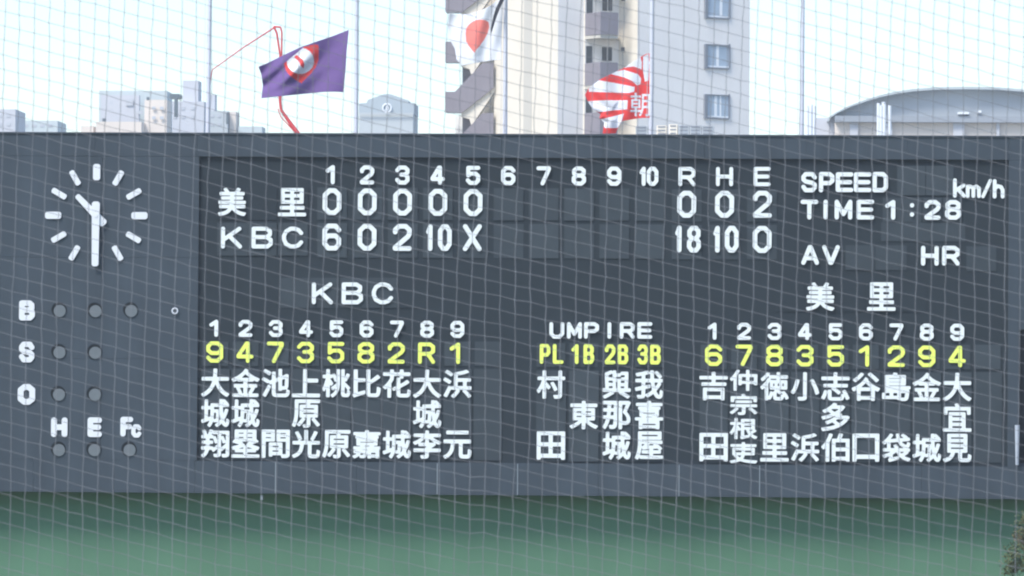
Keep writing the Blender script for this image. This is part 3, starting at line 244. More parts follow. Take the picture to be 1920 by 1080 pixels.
12233457: [[-160,-266,-170,-260,-176,-248,-178,-88,-182,-86,-210,-108,-220,-110,-260,-78,-265,-65,-260,-54,-228,-29,-189,10,-155,55,-128,100,-129,138,-138,144,-238,144,-250,146,-257,152,-261,162,-261,195,-255,208,-240,214,-135,214,-129,220,-128,248,-125,258,-115,265,-100,266,-72,266,-62,260,-57,250,-56,220,-48,214,48,214,53,220,54,250,60,260,72,266,102,266,115,264,122,257,126,248,127,220,132,214,235,214,250,208,256,195,256,165,254,155,248,148,235,144,132,143,127,138,126,110,120,100,108,94,72,93,68,89,66,80,66,8,70,-1,78,0,100,12,190,70,200,68,209,60,231,35,235,25,230,12,192,-14,69,-82,66,-95,68,-185,80,-189,185,-187,193,-175,197,-132,201,-118,210,-109,220,-108,258,-125,266,-138,260,-192,245,-231,222,-250,208,-256,185,-259,58,-258,25,-248,8,-233,0,-220,-6,-200,-8,-122,-15,-120,-52,-135,-62,-135,-74,-125,-88,-100,-90,-90,-78,-76,-15,-48,-8,-42,-5,100,0,108,8,112,50,116,54,122,54,135,50,142,45,144,-48,144,-54,140,-56,135,-57,115,-60,100,-58,80,-100,10,-103,0,-105,-252,-110,-260,-120,-266]],
12226446: [[-95,-266,-105,-261,-112,-252,-127,-220,-126,-210,-120,-203,-112,-199,-40,-197,-36,-188,-38,-145,-48,-141,-242,-140,-250,-135,-256,-125,-255,-85,-248,-75,-235,-71,-42,-71,-38,-68,-30,-49,-11,-35,-25,-31,-150,-30,-158,-25,-162,-18,-164,10,-168,15,-220,-7,-228,-7,-235,-3,-264,32,-265,42,-260,50,-172,92,-128,122,-115,135,-125,139,-232,139,-245,141,-252,148,-256,158,-256,188,-252,198,-245,204,-235,206,-42,207,-36,215,-34,255,-25,264,-12,266,18,266,28,260,33,248,34,212,40,207,232,206,248,202,256,190,256,160,252,148,245,141,232,139,122,139,114,135,122,125,161,100,190,85,255,58,264,48,263,35,236,2,222,-3,148,27,164,5,165,-2,161,-10,148,-22,78,-68,90,-71,242,-73,250,-78,256,-88,256,-120,252,-132,245,-139,235,-141,40,-142,34,-150,33,-218,28,-234,18,-248,5,-257,-15,-263,-38,-266],[-121,38,-40,38,-36,48,-38,105,-45,106,-78,77,-120,45,-124,40],[39,38,112,36,126,40,38,107,34,100,34,50,34,42]],
12227996: [[-68,-265,-110,-238,-115,-230,-115,-222,-109,-212,-77,-185,-45,-148,-25,-118,-25,-112,-28,-110,-102,-109,-118,-105,-122,-107,-180,-224,-192,-242,-200,-249,-212,-249,-250,-230,-257,-220,-256,-208,-229,-160,-168,-37,-160,-33,-152,-33,-120,-46,-105,-42,-72,-41,-65,-36,-64,192,-58,208,-42,215,102,247,160,265,175,263,205,242,215,233,217,222,210,212,148,190,12,159,6,150,6,118,10,111,15,109,232,109,242,106,250,100,253,90,254,62,248,47,235,42,188,41,178,38,176,-32,180,-39,185,-41,245,-41,258,-45,266,-58,265,-95,260,-103,250,-108,178,-109,168,-112,171,-120,248,-200,260,-218,261,-230,252,-240,222,-258,212,-260,205,-258,161,-205,100,-142,99,-130,113,-115,112,-110,45,-109,37,-112,46,-125,47,-135,25,-170,-19,-225,-55,-261],[11,-40,102,-39,106,-30,104,38,92,41,10,39,6,30,6,-28,7,-35],[-158,0,-252,60,-262,70,-265,78,-263,85,-238,117,-230,120,-222,119,-185,101,-131,68,-115,53,-114,40,-135,7,-148,-2],[-122,139,-232,212,-235,220,-233,228,-202,260,-192,262,-175,254,-115,219,-85,195,-82,185,-85,175,-108,145]],
12220803: [[-225,-265,-238,-258,-261,-228,-265,-220,-264,-212,-255,-202,-210,-178,-182,-152,-155,-114,-135,-62,-124,-8,-123,18,-130,23,-240,24,-252,28,-260,38,-261,52,-261,82,-252,95,-235,99,235,99,248,96,255,90,258,80,258,42,255,32,248,26,235,24,110,24,103,20,101,15,101,-172,105,-183,115,-186,172,-186,188,-182,192,-172,196,-148,197,-100,202,-88,210,-81,225,-83,255,-98,264,-108,266,-138,258,-198,245,-228,230,-245,210,-255,188,-259,105,-259,72,-254,48,-239,35,-218,29,-185,28,18,20,24,-35,24,-42,22,-48,15,-62,-75,-76,-118,-88,-144,-109,-178,-160,-231,-215,-263],[-195,194,-205,200,-210,208,-211,245,-205,260,-192,266,190,266,205,260,211,248,210,208,202,198,192,194]],
12226449: [[-142,-266,-153,-260,-158,-248,-160,-78,-162,-75,-168,-80,-200,-135,-222,-161,-232,-162,-240,-158,-265,-118,-263,-102,-234,-62,-207,-15,-187,30,-172,75,-178,81,-235,82,-248,87,-254,102,-253,130,-250,140,-235,148,-170,149,-161,152,-158,248,-155,258,-145,265,-105,266,-98,262,-91,255,-89,160,-85,151,-20,148,-2,151,134,152,139,160,139,245,142,257,158,266,190,266,200,262,208,248,210,156,215,152,248,151,260,145,266,135,266,108,264,92,255,84,215,81,209,75,209,-208,205,-225,199,-238,182,-253,158,-263,130,-266,75,-266,68,-262,61,-255,45,-212,48,-202,58,-195,130,-194,138,-188,137,78,125,81,-80,81,-88,75,-87,50,-12,-35,-7,-48,-11,-58,-32,-85,-45,-93,-58,-88,-82,-57,-88,-59,-90,-252,-95,-260,-105,-266],[68,-124,58,-115,32,-55,-10,20,-9,28,-3,35,32,52,40,52,48,48,71,15,111,-58,122,-88,120,-98,112,-105,80,-123]],
12230000: [[-250,-266,-262,-258,-266,-242,-266,242,-260,260,-252,265,-238,266,242,266,260,260,265,252,266,238,266,-242,260,-260,248,-266,202,-265,191,-255,187,-235,178,-231,-178,-231,-189,-235,-194,-255,-202,-264],[-186,-152,-48,-152,-44,-140,-46,-20,-58,-16,-188,-18,-191,-28,-191,-140,-191,-148],[39,-152,185,-152,189,-140,187,-20,175,-16,38,-18,34,-28,34,-140,34,-148],[-186,60,-48,61,-44,72,-46,190,-58,194,-188,192,-191,182,-191,72,-191,65],[39,60,185,61,189,72,187,190,175,194,38,192,34,182,34,72,34,65]],
12226481: [[-22,-266,-33,-260,-38,-250,-39,-158,-42,-148,-52,-152,-110,-198,-145,-220,-218,-257,-225,-257,-233,-252,-264,-215,-264,-205,-255,-195,-200,-171,-155,-145,-112,-115,-105,-105,-112,-101,-190,-101,-198,-97,-204,-90,-206,-78,-206,105,-202,122,-188,131,-50,131,-42,133,-40,138,-42,144,-50,146,-240,148,-248,152,-253,162,-251,205,-245,212,-232,216,-45,217,-39,222,-38,248,-35,257,-28,264,-15,266,15,266,28,260,33,250,34,222,40,217,230,216,242,214,250,208,253,200,254,168,250,155,240,148,45,146,38,144,35,138,38,133,45,131,192,131,208,122,211,105,211,-78,209,-90,202,-97,192,-101,110,-101,101,-105,112,-118,152,-145,188,-165,255,-195,264,-205,263,-218,232,-253,224,-258,215,-257,165,-233,122,-208,38,-145,34,-155,31,-255,25,-262,18,-266],[-131,-38,-48,-39,-41,-35,-39,-25,-41,-20,-48,-16,-128,-16,-134,-20,-136,-25,-136,-32],[39,-38,130,-39,137,-35,138,-25,137,-20,130,-16,42,-16,36,-20,34,-25,34,-32],[-131,48,-48,46,-41,50,-39,60,-41,65,-48,69,-128,69,-134,65,-136,60,-136,52],[39,48,130,46,137,50,138,60,137,65,130,69,42,69,36,65,34,60,34,52]],
12233287: [[-220,-265,-234,-258,-255,-230,-257,-222,-255,-215,-244,-205,-165,-165,-140,-150,-133,-142,-145,-139,-250,-138,-260,-133,-266,-122,-266,-88,-260,-75,-250,-69,-218,-68,-211,-60,-221,178,-221,208,-215,220,-105,265,-95,262,-80,247,-70,260,-62,265,-20,264,-13,258,-9,250,-8,218,0,211,70,212,78,232,92,241,200,241,215,235,221,220,221,125,214,-60,220,-68,250,-69,260,-75,266,-88,266,-122,260,-132,250,-138,152,-139,140,-142,245,-207,252,-220,248,-231,222,-258,215,-262,205,-262,128,-215,50,-172,40,-160,44,-145,41,-140,-38,-139,-45,-142,-40,-155,-42,-165,-60,-180,-158,-238,-195,-257],[-139,-68,-78,-67,-74,-58,-75,-30,-80,-27,-92,-31,-140,-33,-144,-40,-144,-58],[-6,-68,8,-68,14,-60,14,42,10,49,5,51,-10,50,-13,45,-11,-58],[84,-68,139,-68,145,-55,145,-39,138,-34,82,-33,79,-40,79,-58],[-81,30,-75,32,-68,50,-80,75,-95,72,-140,71,-147,68,-149,45,-145,36,-92,33],[81,32,85,30,144,32,149,40,149,68,142,71,98,72,82,75,79,65],[72,110,78,112,83,128,92,135,148,138,153,152,152,172,142,176,88,176,82,172,78,153,68,145,-5,142,-8,138,-9,125,-2,117,12,114,60,113],[-83,132,-78,135,-76,140,-76,192,-80,200,-90,199,-149,175,-151,148,-148,138,-95,136]],
12237027: [[52,-266,40,-258,36,-245,38,252,45,262,58,266,228,265,258,245,264,238,265,228,191,65,235,5,254,-35,261,-82,254,-128,235,-158,210,-175,178,-184,109,-182,106,-190,106,-248,102,-258,90,-266],[-225,-263,-260,-231,-265,-218,-235,-172,-219,-142,-199,-80,-205,-74,-240,-73,-252,-68,-258,-55,-258,-25,-255,-15,-245,-8,-188,-4,-182,12,-179,52,-185,61,-235,62,-245,65,-253,78,-253,110,-250,120,-240,128,-178,131,-174,140,-174,185,-176,192,-180,196,-242,197,-255,202,-261,215,-259,255,-252,262,-240,266,-5,266,8,264,16,255,19,242,16,-85,11,-172,0,-220,-20,-246,-45,-258,-92,-261,-120,-257,-130,-250,-143,-205,-140,-193,-125,-184,-82,-186,-70,-184,-64,-172,-59,-135,-56,-90,-58,-78,-68,-74,-118,-74,-125,-81,-140,-135,-168,-202,-205,-258,-215,-265],[119,-112,158,-114,178,-110,186,-102,191,-85,188,-55,177,-25,156,5,119,42,113,55,170,182,171,190,165,193,115,194,108,190,106,185,106,-100,110,-109],[-107,-5,-68,-6,-58,-2,-54,18,-54,52,-58,59,-95,61,-104,58,-111,10,-111,0],[-99,130,-65,129,-56,132,-54,185,-58,194,-90,196,-99,192,-103,138]],
12225105: [[-200,-266,-210,-260,-216,-252,-229,-215,-229,-205,-222,-198,-215,-194,-152,-194,-143,-190,-142,-110,-150,-105,-228,-123,-242,-122,-250,-118,-255,-110,-266,-70,-260,-59,-250,-53,-145,-30,-141,-20,-141,30,-145,37,-150,39,-248,41,-255,48,-258,55,-258,90,-253,102,-242,108,-145,111,-141,118,-141,152,-144,160,-150,161,-215,151,-232,154,-242,162,-251,188,-253,198,-250,208,-238,216,-122,237,-30,263,-15,260,12,234,19,255,28,264,40,266,75,265,86,255,92,224,132,253,142,255,150,252,192,214,240,158,242,148,238,140,207,112,212,109,240,108,250,102,256,90,256,62,254,50,247,42,210,35,226,18,226,2,190,-55,142,-115,140,-125,160,-168,174,-185,185,-192,191,-190,195,-181,202,-115,208,-105,215,-100,225,-101,260,-124,266,-140,263,-175,257,-205,245,-235,230,-253,210,-264,185,-266,165,-263,142,-253,122,-236,105,-214,85,-181,78,-177,15,-221,-22,-242,-38,-238,-60,-214,-68,-210,-84,-242,-105,-257,-130,-263,-158,-266],[-68,-185,-1,-148,48,-111,54,-102,31,30,25,37,-60,39,-70,34,-71,-5,-68,-12,-60,-13,10,1,18,-3,24,-10,29,-32,27,-52,18,-64,-62,-84,-70,-90,-71,-175],[117,-32,125,-29,150,8,163,30,161,38,115,39,106,35,104,22,112,-22],[-66,110,10,109,19,112,21,130,19,182,15,198,8,199,-68,178,-71,170,-71,122,-71,115],[99,110,175,109,186,112,142,168,92,216,89,205,91,150,94,118]],
12221916: [[-178,-266,-188,-260,-193,-248,-194,-128,-190,-108,-198,-104,-252,-102,-262,-95,-266,-85,-265,-55,-260,-47,-252,-43,-148,-41,-139,-38,-145,-32,-172,-29,-182,-18,-182,95,-200,102,-206,110,-207,145,-200,155,-190,160,-55,160,-45,162,-52,165,-235,168,-245,175,-248,185,-248,210,-243,222,-228,229,-48,229,-40,234,-38,252,-32,260,-22,266,-10,266,18,266,28,262,35,252,38,234,45,229,230,229,245,223,251,212,251,185,247,175,238,168,50,165,43,162,52,160,195,160,205,155,212,145,211,110,202,101,184,95,185,-18,175,-29,145,-32,141,-38,148,-41,252,-43,260,-47,265,-55,266,-82,262,-95,252,-102,200,-104,192,-108,196,-125,196,-242,190,-260,178,-266,142,-266,132,-262,120,-250,112,-249,-108,-249,-118,-250,-130,-262,-138,-266],[-116,-188,112,-189,122,-185,124,-175,122,-168,112,-164,-110,-164,-118,-166,-121,-170,-121,-182],[-52,-40,48,-41,52,-40,56,-35,48,-32,-48,-32,-56,-35],[-108,30,100,29,108,30,112,35,110,39,102,41,-100,41,-111,38]],
12223627: [[-222,-263,-258,-242,-264,-235,-265,-228,-244,-178,-228,-125,-217,-65,-209,22,-209,245,-203,260,-195,265,-180,266,210,266,228,260,234,245,234,128,230,115,222,108,208,106,-122,106,-130,105,-133,100,-122,97,220,96,235,96,245,90,250,82,251,68,251,45,245,35,232,29,180,29,172,25,178,16,226,-28,245,-52,240,-65,217,-85,224,-108,223,-132,220,-142,212,-149,202,-151,82,-152,77,-158,76,-172,78,-180,85,-184,252,-185,262,-192,266,-202,266,-232,260,-245,252,-250,242,-251,-158,-251,-173,-245,-182,-223,-205,-260,-212,-265],[-166,-182,2,-182,6,-175,6,-160,0,-152,-115,-151,-128,-149,-137,-138,-139,-110,-135,-95,-122,-87,-2,-86,5,-81,4,-70,-10,-66,-72,-72,-112,-79,-126,-70,-136,-48,-140,-44,-157,-138,-168,-175],[81,-85,170,-86,180,-82,162,-59,142,-56,81,-62,77,-68,76,-75],[-137,-10,-130,-10,-115,-3,-90,18,-85,25,-95,29,-135,27,-139,18],[-7,2,75,4,80,5,82,10,73,25,68,28,22,29,10,24,-3,10],[-131,175,150,174,159,178,161,190,159,198,150,201,-125,201,-132,199,-136,195,-136,180]],
12221513: [[-182,-266,-195,-258,-199,-245,-199,-50,-196,-40,-190,-32,-175,-29,182,-29,195,-31,202,-38,206,-52,206,-242,204,-255,197,-262,185,-266,145,-265,135,-258,128,-243,120,-241,-112,-241,-122,-243,-130,-258,-140,-265],[-121,-172,125,-173,131,-165,131,-102,126,-98,118,-96,-120,-97,-125,-101,-126,-110,-126,-165],[-215,4,-225,10,-231,22,-231,55,-222,68,-208,71,-45,72,-39,80,-39,118,-42,122,-50,124,-252,125,-264,135,-266,152,-265,178,-260,185,-252,190,-45,192,-39,200,-39,245,-35,258,-22,266,12,266,27,262,35,252,36,200,42,192,245,191,258,187,265,178,265,138,260,130,250,124,48,124,40,122,37,118,36,80,42,72,215,71,230,68,238,55,238,22,235,12,225,5]],
12224499: [[-168,-266,-178,-260,-183,-248,-185,-38,-192,-36,-220,-60,-232,-62,-243,-55,-263,-22,-265,-12,-259,0,-225,29,-189,68,-167,95,-133,148,-125,152,-108,156,-107,190,-110,193,-115,190,-182,121,-218,95,-227,95,-235,99,-253,122,-258,138,-252,148,-205,189,-182,212,-145,260,-135,266,-100,254,-88,245,-85,235,-96,212,-92,209,30,209,36,215,37,248,42,260,52,266,82,266,95,264,104,255,107,215,112,209,230,209,245,203,251,190,251,160,247,150,240,144,228,141,115,141,108,138,106,130,108,122,115,119,220,118,235,110,239,90,239,-38,235,-52,220,-61,102,-61,91,-65,135,-102,172,-87,182,-89,191,-95,228,-140,248,-172,265,-210,265,-220,260,-228,228,-246,215,-246,203,-235,188,-200,180,-196,165,-238,142,-258,108,-264,18,-261,-3,-252,-18,-235,-23,-222,-27,-175,-30,-168,-60,-225,-80,-248,-92,-250,-112,-241,-120,-257,-128,-264],[50,-198,108,-197,113,-190,117,-162,122,-152,132,-148,150,-152,153,-150,151,-145,132,-125,125,-129,108,-148,95,-152,53,-120,45,-118,41,-128,41,-185,43,-192],[-114,-178,-110,-178,-101,-162,-84,-108,-78,-97,-65,-93,-28,-103,-2,-88,0,-68,-2,-62,-8,-61,-72,-61,-85,-52,-89,-40,-89,72,-92,82,-110,60,-116,45],[-21,5,-8,4,-2,10,-1,45,-8,53,-20,53,-26,48,-26,12],[64,5,80,4,86,10,86,45,80,53,65,53,59,48,59,12],[151,5,168,4,173,10,174,45,168,53,152,53,147,48,146,12],[-67,120,28,119,34,122,36,132,34,138,28,141,-68,141,-73,135]],
12223567: [[-108,-266,-118,-260,-125,-248,-138,-212,-133,-200,-120,-194,-45,-194,-38,-190,-36,-185,-36,250,-30,260,-22,265,20,266,32,258,36,245,35,-218,31,-230,21,-245,-2,-259,-40,-266],[210,-153,200,-148,193,-138,174,-70,150,-10,93,108,94,115,100,123,138,138,150,136,160,128,186,85,225,2,244,-42,263,-102,266,-120,260,-133,222,-150],[-218,-143,-258,-121,-264,-112,-264,-102,-229,-45,-207,8,-174,125,-167,132,-158,136,-118,129,-105,120,-102,108,-112,65,-136,-12,-157,-62,-180,-105,-202,-138]],
12224535: [[-80,-265,-100,-261,-118,-253,-137,-230,-144,-202,-144,-132,-148,-120,-177,-192,-195,-228,-205,-241,-213,-245,-222,-244,-262,-220,-265,-212,-264,-205,-232,-142,-212,-80,-205,-70,-195,-64,-180,-67,-148,-80,-138,-65,-128,-59,-90,-59,-78,-64,-72,-78,-71,-188,-65,-198,80,-199,90,-197,96,-190,102,-148,108,-137,120,-132,140,-140,147,-138,126,-92,128,-80,142,-69,168,-60,180,-60,190,-68,219,-118,265,-215,262,-225,254,-232,222,-246,208,-247,196,-238,179,-198,172,-189,168,-194,160,-220,148,-242,130,-257,110,-264],[50,-148,-7,-98,-75,-51,-80,-38,-72,-22,-74,-18,-208,-16,-218,-12,-225,-2,-226,35,-220,45,-212,50,-40,53,-36,62,-38,112,-48,116,-250,118,-260,125,-263,135,-263,168,-258,180,-242,186,-42,187,-36,195,-36,245,-32,257,-20,266,8,266,25,264,34,255,36,195,42,187,245,186,260,180,266,168,266,135,262,125,252,118,48,116,38,112,36,62,41,52,215,51,228,45,234,30,232,-2,228,-10,218,-16,18,-16,5,-19,8,-25,81,-80,101,-102,102,-110,98,-118,68,-145,60,-150]],
12222810: [[-232,-266,-248,-255,-265,-218,-264,-208,-255,-199,-108,-175,-30,-155,-9,-145,-8,-140,-12,-135,-54,-102,-60,-101,-142,-136,-155,-137,-163,-132,-188,-103,-192,-92,-190,-85,-182,-78,-125,-56,-65,-25,-32,-5,-5,15,0,22,-10,22,-78,-8,-150,-32,-215,-48,-232,-49,-243,-40,-261,-8,-262,2,-255,12,-152,39,-100,57,-90,65,-96,72,-138,100,-195,75,-208,76,-240,108,-243,118,-238,128,-158,168,-118,194,-72,230,-42,261,-32,266,-20,265,22,255,30,242,23,225,25,220,138,220,172,201,180,190,176,178,136,128,84,78,88,72,112,66,122,58,125,48,116,32,118,28,225,27,250,14,261,5,265,-5,262,-15,215,-83,143,-148,58,-195,-30,-228,-62,-236,-138,-253],[63,-108,75,-108,110,-85,145,-56,150,-45,140,-41,42,-41,25,-47,10,-59,9,-65],[-21,100,-10,100,20,117,50,140,55,148,40,151,-52,151,-65,148,-74,140,-72,134]],
12220271: [[-170,-266,-180,-260,-186,-248,-188,-18,-190,-15,-195,-17,-218,-36,-230,-36,-261,0,-265,12,-261,22,-208,82,-182,120,-149,182,-120,255,-110,262,-98,263,-60,254,-53,248,-50,240,-67,190,-111,95,-112,-248,-115,-258,-125,-265],[-52,-263,-65,-255,-69,-242,-67,152,-62,160,-52,166,22,166,32,170,60,252,70,264,85,266,128,258,137,250,140,240,116,178,118,168,248,166,258,162,265,152,265,-248,260,-255,250,-261,212,-261,200,-257,190,-242,182,-239,15,-239,8,-241,0,-255,-10,-262],[9,-168,186,-168,191,-158,190,-74,185,-69,178,-69,9,-70,4,-75,4,-85,4,-158],[9,2,186,2,191,12,190,94,185,98,178,99,9,98,4,92,4,82,4,12]],
12235895: [[-150,-266,-160,-260,-166,-248,-168,-71,-175,-69,-218,-89,-230,-90,-242,-80,-263,-45,-265,-35,-255,-22,-180,13,-112,59,-82,86,-48,124,-12,172,-5,175,5,173,38,151,43,140,43,122,52,110,77,85,130,42,186,8,252,-22,262,-30,265,-38,263,-45,236,-80,225,-89,212,-89,178,-74,170,-76,169,-245,165,-257,158,-264,145,-266,110,-265,102,-260,95,-248,88,-244,-82,-244,-92,-246,-102,-260,-110,-265],[-91,-175,91,-175,96,-165,95,-86,90,-82,82,-81,-91,-82,-96,-88,-96,-98,-96,-165],[-79,-12,62,-14,76,-10,6,60,-2,65,-10,61,-79,-5,-81,-10],[-198,82,-208,87,-238,115,-242,125,-238,136,-164,190,-98,258,-82,260,-44,242,-38,232,-39,225,-65,191,-120,136,-155,107,-185,85],[192,82,182,87,135,136,41,215,35,230,42,242,72,264,88,263,172,196,231,142,241,128,240,115,205,87]],
12221475: [[-235,-263,-247,-255,-251,-240,-251,240,-245,258,-237,262,-222,264,228,264,245,258,250,250,251,235,251,-238,245,-255,230,-261,182,-259,173,-248,170,-216,162,-211,-158,-211,-165,-212,-170,-216,-172,-248,-180,-260,-192,-264],[-166,-130,168,-129,171,-118,169,182,155,186,-168,184,-171,172,-171,-115,-171,-125]],
12223798: [[95,-266,72,-250,30,-247,15,-234,8,-231,-245,-231,-255,-229,-262,-222,-266,-208,-265,-125,-260,-117,-252,-113,-220,-111,-215,-105,-216,198,-214,210,-207,218,-195,221,-78,222,-71,228,-55,260,-48,265,-38,266,12,257,20,248,14,228,18,222,158,221,168,219,175,212,179,198,179,48,176,35,170,27,155,23,-130,23,-140,20,-138,15,-130,14,245,14,260,8,266,-5,264,-38,255,-46,234,-52,244,-65,246,-78,233,-180,225,-212,215,-235,200,-253,172,-265],[121,-202,144,-202,154,-192,166,-132,166,-122,162,-118,98,-116,88,-120,89,-195,95,-201],[-191,-168,-128,-167,-124,-158,-126,-120,-135,-116,-195,-118,-197,-122,-196,-160],[-49,-168,12,-167,16,-160,17,-120,8,-116,-50,-118,-54,-125,-54,-158],[-137,88,-128,85,88,85,97,88,88,90,-128,90],[-138,152,90,152,98,152,100,158,90,161,-130,161,-140,158]],
12234955: [[-125,-265,-138,-258,-152,-222,-150,-212,-135,-195,-134,-172,-138,-166,-145,-166,-205,-188,-222,-191,-235,-183,-257,-150,-256,-140,-248,-131,-170,-105,-118,-82,-114,-78,-125,-74,-232,-73,-247,-65,-251,-55,-251,-28,-245,-12,-232,-7,-182,-6,-173,-2,-174,78,-175,82,-180,84,-212,60,-220,57,-228,59,-263,92,-265,102,-260,112,-210,152,-179,182,-144,225,-122,258,-110,266,-71,252,-63,245,-60,238,-65,222,-102,168,-103,162,-100,161,-2,174,-1,180,-11,248,-5,260,8,266,42,266,55,258,69,190,72,182,78,179,110,182,130,188,124,195,90,217,85,228,86,235,94,245,120,263,136,258,185,228,208,210,218,193,232,193,242,190,250,180,255,148,254,140,247,132,228,127,112,116,107,110,121,90,137,78,152,68,172,61,185,60,191,62,199,98,212,110,220,109,250,94,259,85,258,62,250,30,228,-2,247,-10,254,-18,256,-35,254,-62,245,-71,225,-77,227,-95,218,-108,156,-150,160,-158,180,-168,248,-190,260,-198,265,-205,264,-212,238,-250,230,-256,222,-257,165,-238,118,-214,55,-166,56,-205,52,-212,45,-219],[-63,-175,-55,-176,40,-156,43,-152,3,-90,-5,-87,-64,-128,-66,-162],[94,-105,102,-105,115,-98,137,-82,140,-77,130,-74,78,-75,75,-80,77,-85],[-104,-5,-35,-5,-33,2,-54,35,-54,45,-42,56,-8,68,2,65,13,55,52,-5,120,-6,134,-2,95,22,69,45,40,82,29,102,20,107,-85,98,-104,102,-106,92,-107,0]],
12223452: [[-250,-266,-260,-260,-266,-248,-266,-215,-258,-203,-245,-199,-168,-199,-159,-192,-159,78,-157,88,-152,95,-135,101,128,101,142,100,150,95,156,78,157,-192,165,-199,245,-199,258,-203,264,-210,266,-220,266,-250,260,-260,242,-266],[-84,-198,75,-199,83,-192,84,-170,80,-163,72,-161,-80,-161,-87,-165,-89,-170,-89,-190],[-84,-95,75,-96,83,-90,84,-72,80,-66,72,-64,-80,-64,-87,-68,-89,-72,-88,-90],[-84,5,75,4,83,10,84,25,80,32,72,34,-80,34,-87,30,-89,25,-88,10],[-235,49,-245,55,-251,68,-251,178,-245,192,-230,199,-40,200,-36,208,-50,242,-45,252,-35,258,-5,266,10,263,28,240,45,205,52,199,232,198,242,195,250,185,251,68,247,58,237,50,198,49,185,55,179,68,179,120,172,128,-162,129,-172,128,-178,122,-179,68,-185,55,-198,49]],
12235211: [[-228,-266,-241,-258,-261,-225,-265,-215,-262,-208,-252,-200,-205,-185,-165,-166,-148,-151,-135,-135,-120,-98,-121,-92,-128,-89,-172,-87,-180,-82,-186,-72,-186,242,-182,258,-175,264,-162,266,165,266,180,262,186,255,189,242,188,-72,183,-82,172,-88,102,-89,93,-92,91,-182,95,-189,100,-191,188,-190,195,-178,201,-122,210,-114,220,-113,255,-130,266,-145,266,-162,260,-202,246,-238,230,-252,205,-261,80,-261,50,-253,32,-238,22,-215,19,-188,18,-94,10,-89,-32,-89,-42,-93,-62,-152,-94,-200,-125,-225,-162,-246],[-111,-18,108,-19,115,-14,116,0,112,7,105,9,-108,9,-114,5,-116,0,-116,-12],[-111,78,108,76,115,81,116,95,112,102,105,104,-108,104,-114,100,-116,95,-116,82],[-111,172,108,171,115,176,116,190,112,197,105,199,-108,199,-114,195,-116,190,-116,178]],
12226397: [[-140,-263,-145,-260,-148,-252,-149,-178,-152,-168,-255,-166,-262,-163,-265,-158,-266,-130,-259,-120,-158,-119,-151,-115,-149,-108,-149,-88,-154,-82,-232,-80,-239,-75,-241,-62,-240,111,-230,118,-155,119,-149,125,-149,148,-158,154,-252,156,-259,168,-258,190,-255,198,-245,201,-152,203,-149,210,-148,259,-141,265,-128,266,-105,266,-96,260,-94,210,-89,202,8,201,18,198,21,190,21,168,15,156,-85,154,-93,148,-93,125,-88,119,-10,119,2,112,4,-62,2,-75,-5,-80,-89,-82,-93,-88,-94,-105,-92,-115,-85,-119,8,-119,22,-122,31,-105,41,-35,46,230,51,235,60,236,250,236,262,233,266,218,266,-195,263,-225,258,-238,242,-253,222,-260,165,-264,150,-260,135,-222,138,-214,150,-211,188,-214,205,-211,211,-205,211,-88,208,-83,200,-81,98,-81,87,-88,70,-152,48,-202,30,-230,5,-258,-5,-260,-32,-242,-37,-235,-6,-192,3,-175,2,-168,-82,-166,-90,-168,-94,-175,-96,-258,-105,-263],[-186,-38,-55,-38,-49,-30,-49,-8,-52,-3,-60,-1,-185,-2,-189,-5,-191,-12,-191,-32],[99,-30,208,-29,211,-20,209,50,198,54,100,52,96,45,94,-12,94,-25],[-186,40,-55,39,-49,48,-49,70,-52,74,-60,76,-185,76,-189,72,-191,65,-191,45],[101,105,208,106,211,115,209,185,198,189,100,187,96,178,96,118,97,110]],
12220210: [[-172,-198,-182,-192,-186,-182,-188,2,-190,5,-195,3,-215,-14,-228,-15,-235,-10,-253,12,-258,25,-252,36,-209,78,-190,100,-156,148,-132,190,-122,197,-112,198,-80,190,-73,185,-70,178,-88,141,-123,80,-124,-185,-128,-192,-135,-198],[60,-198,50,-192,47,-182,46,-78,42,-68,-25,-67,-30,-71,-35,-88,-48,-93,-82,-93,-94,-85,-96,-72,-96,100,-92,110,-80,116,41,118,46,125,46,178,50,190,62,196,95,196,105,192,111,182,111,128,115,118,242,116,250,114,256,108,259,95,258,-75,255,-85,248,-90,212,-91,200,-87,192,-70,188,-67,115,-68,111,-78,110,-188,105,-195,98,-198],[-26,-12,35,-14,44,-10,46,50,42,59,-20,61,-29,58,-31,-2],[116,-12,190,-12,194,-2,192,58,182,61,115,59,111,50,111,0,112,-8]],
12223447: [[-88,-198,-99,-190,-109,-168,-110,-158,-105,-150,-98,-147,-40,-146,-31,-142,-31,-55,-42,-51,-125,-54,-95,-70,-92,-80,-97,-90,-140,-134,-165,-153,-202,-178,-218,-180,-252,-160,-257,-152,-255,-143,-190,-98,-147,-55,-158,-51,-230,-51,-240,-49,-247,-40,-249,-25,-247,-8,-240,1,-225,4,235,4,248,1,254,-5,256,-35,254,-42,248,-49,238,-51,155,-51,144,-55,215,-109,251,-142,256,-150,257,-158,248,-168,215,-182,205,-181,142,-127,98,-92,93,-85,95,-75,128,-58,131,-55,128,-53,48,-51,41,-55,39,-60,38,-152,34,-170,26,-182,8,-194,-18,-198],[-142,24,-150,28,-155,35,-156,58,-152,70,-140,76,142,76,155,72,161,60,159,32,152,26,145,24],[-228,42,-239,50,-241,68,-241,140,-237,148,-228,153,-42,154,-37,158,-45,178,-40,187,-25,193,2,199,17,192,42,160,50,155,235,153,245,150,251,140,251,58,247,48,238,42,200,42,190,45,184,55,182,94,178,98,168,99,-165,99,-173,92,-174,58,-180,45,-190,42]],
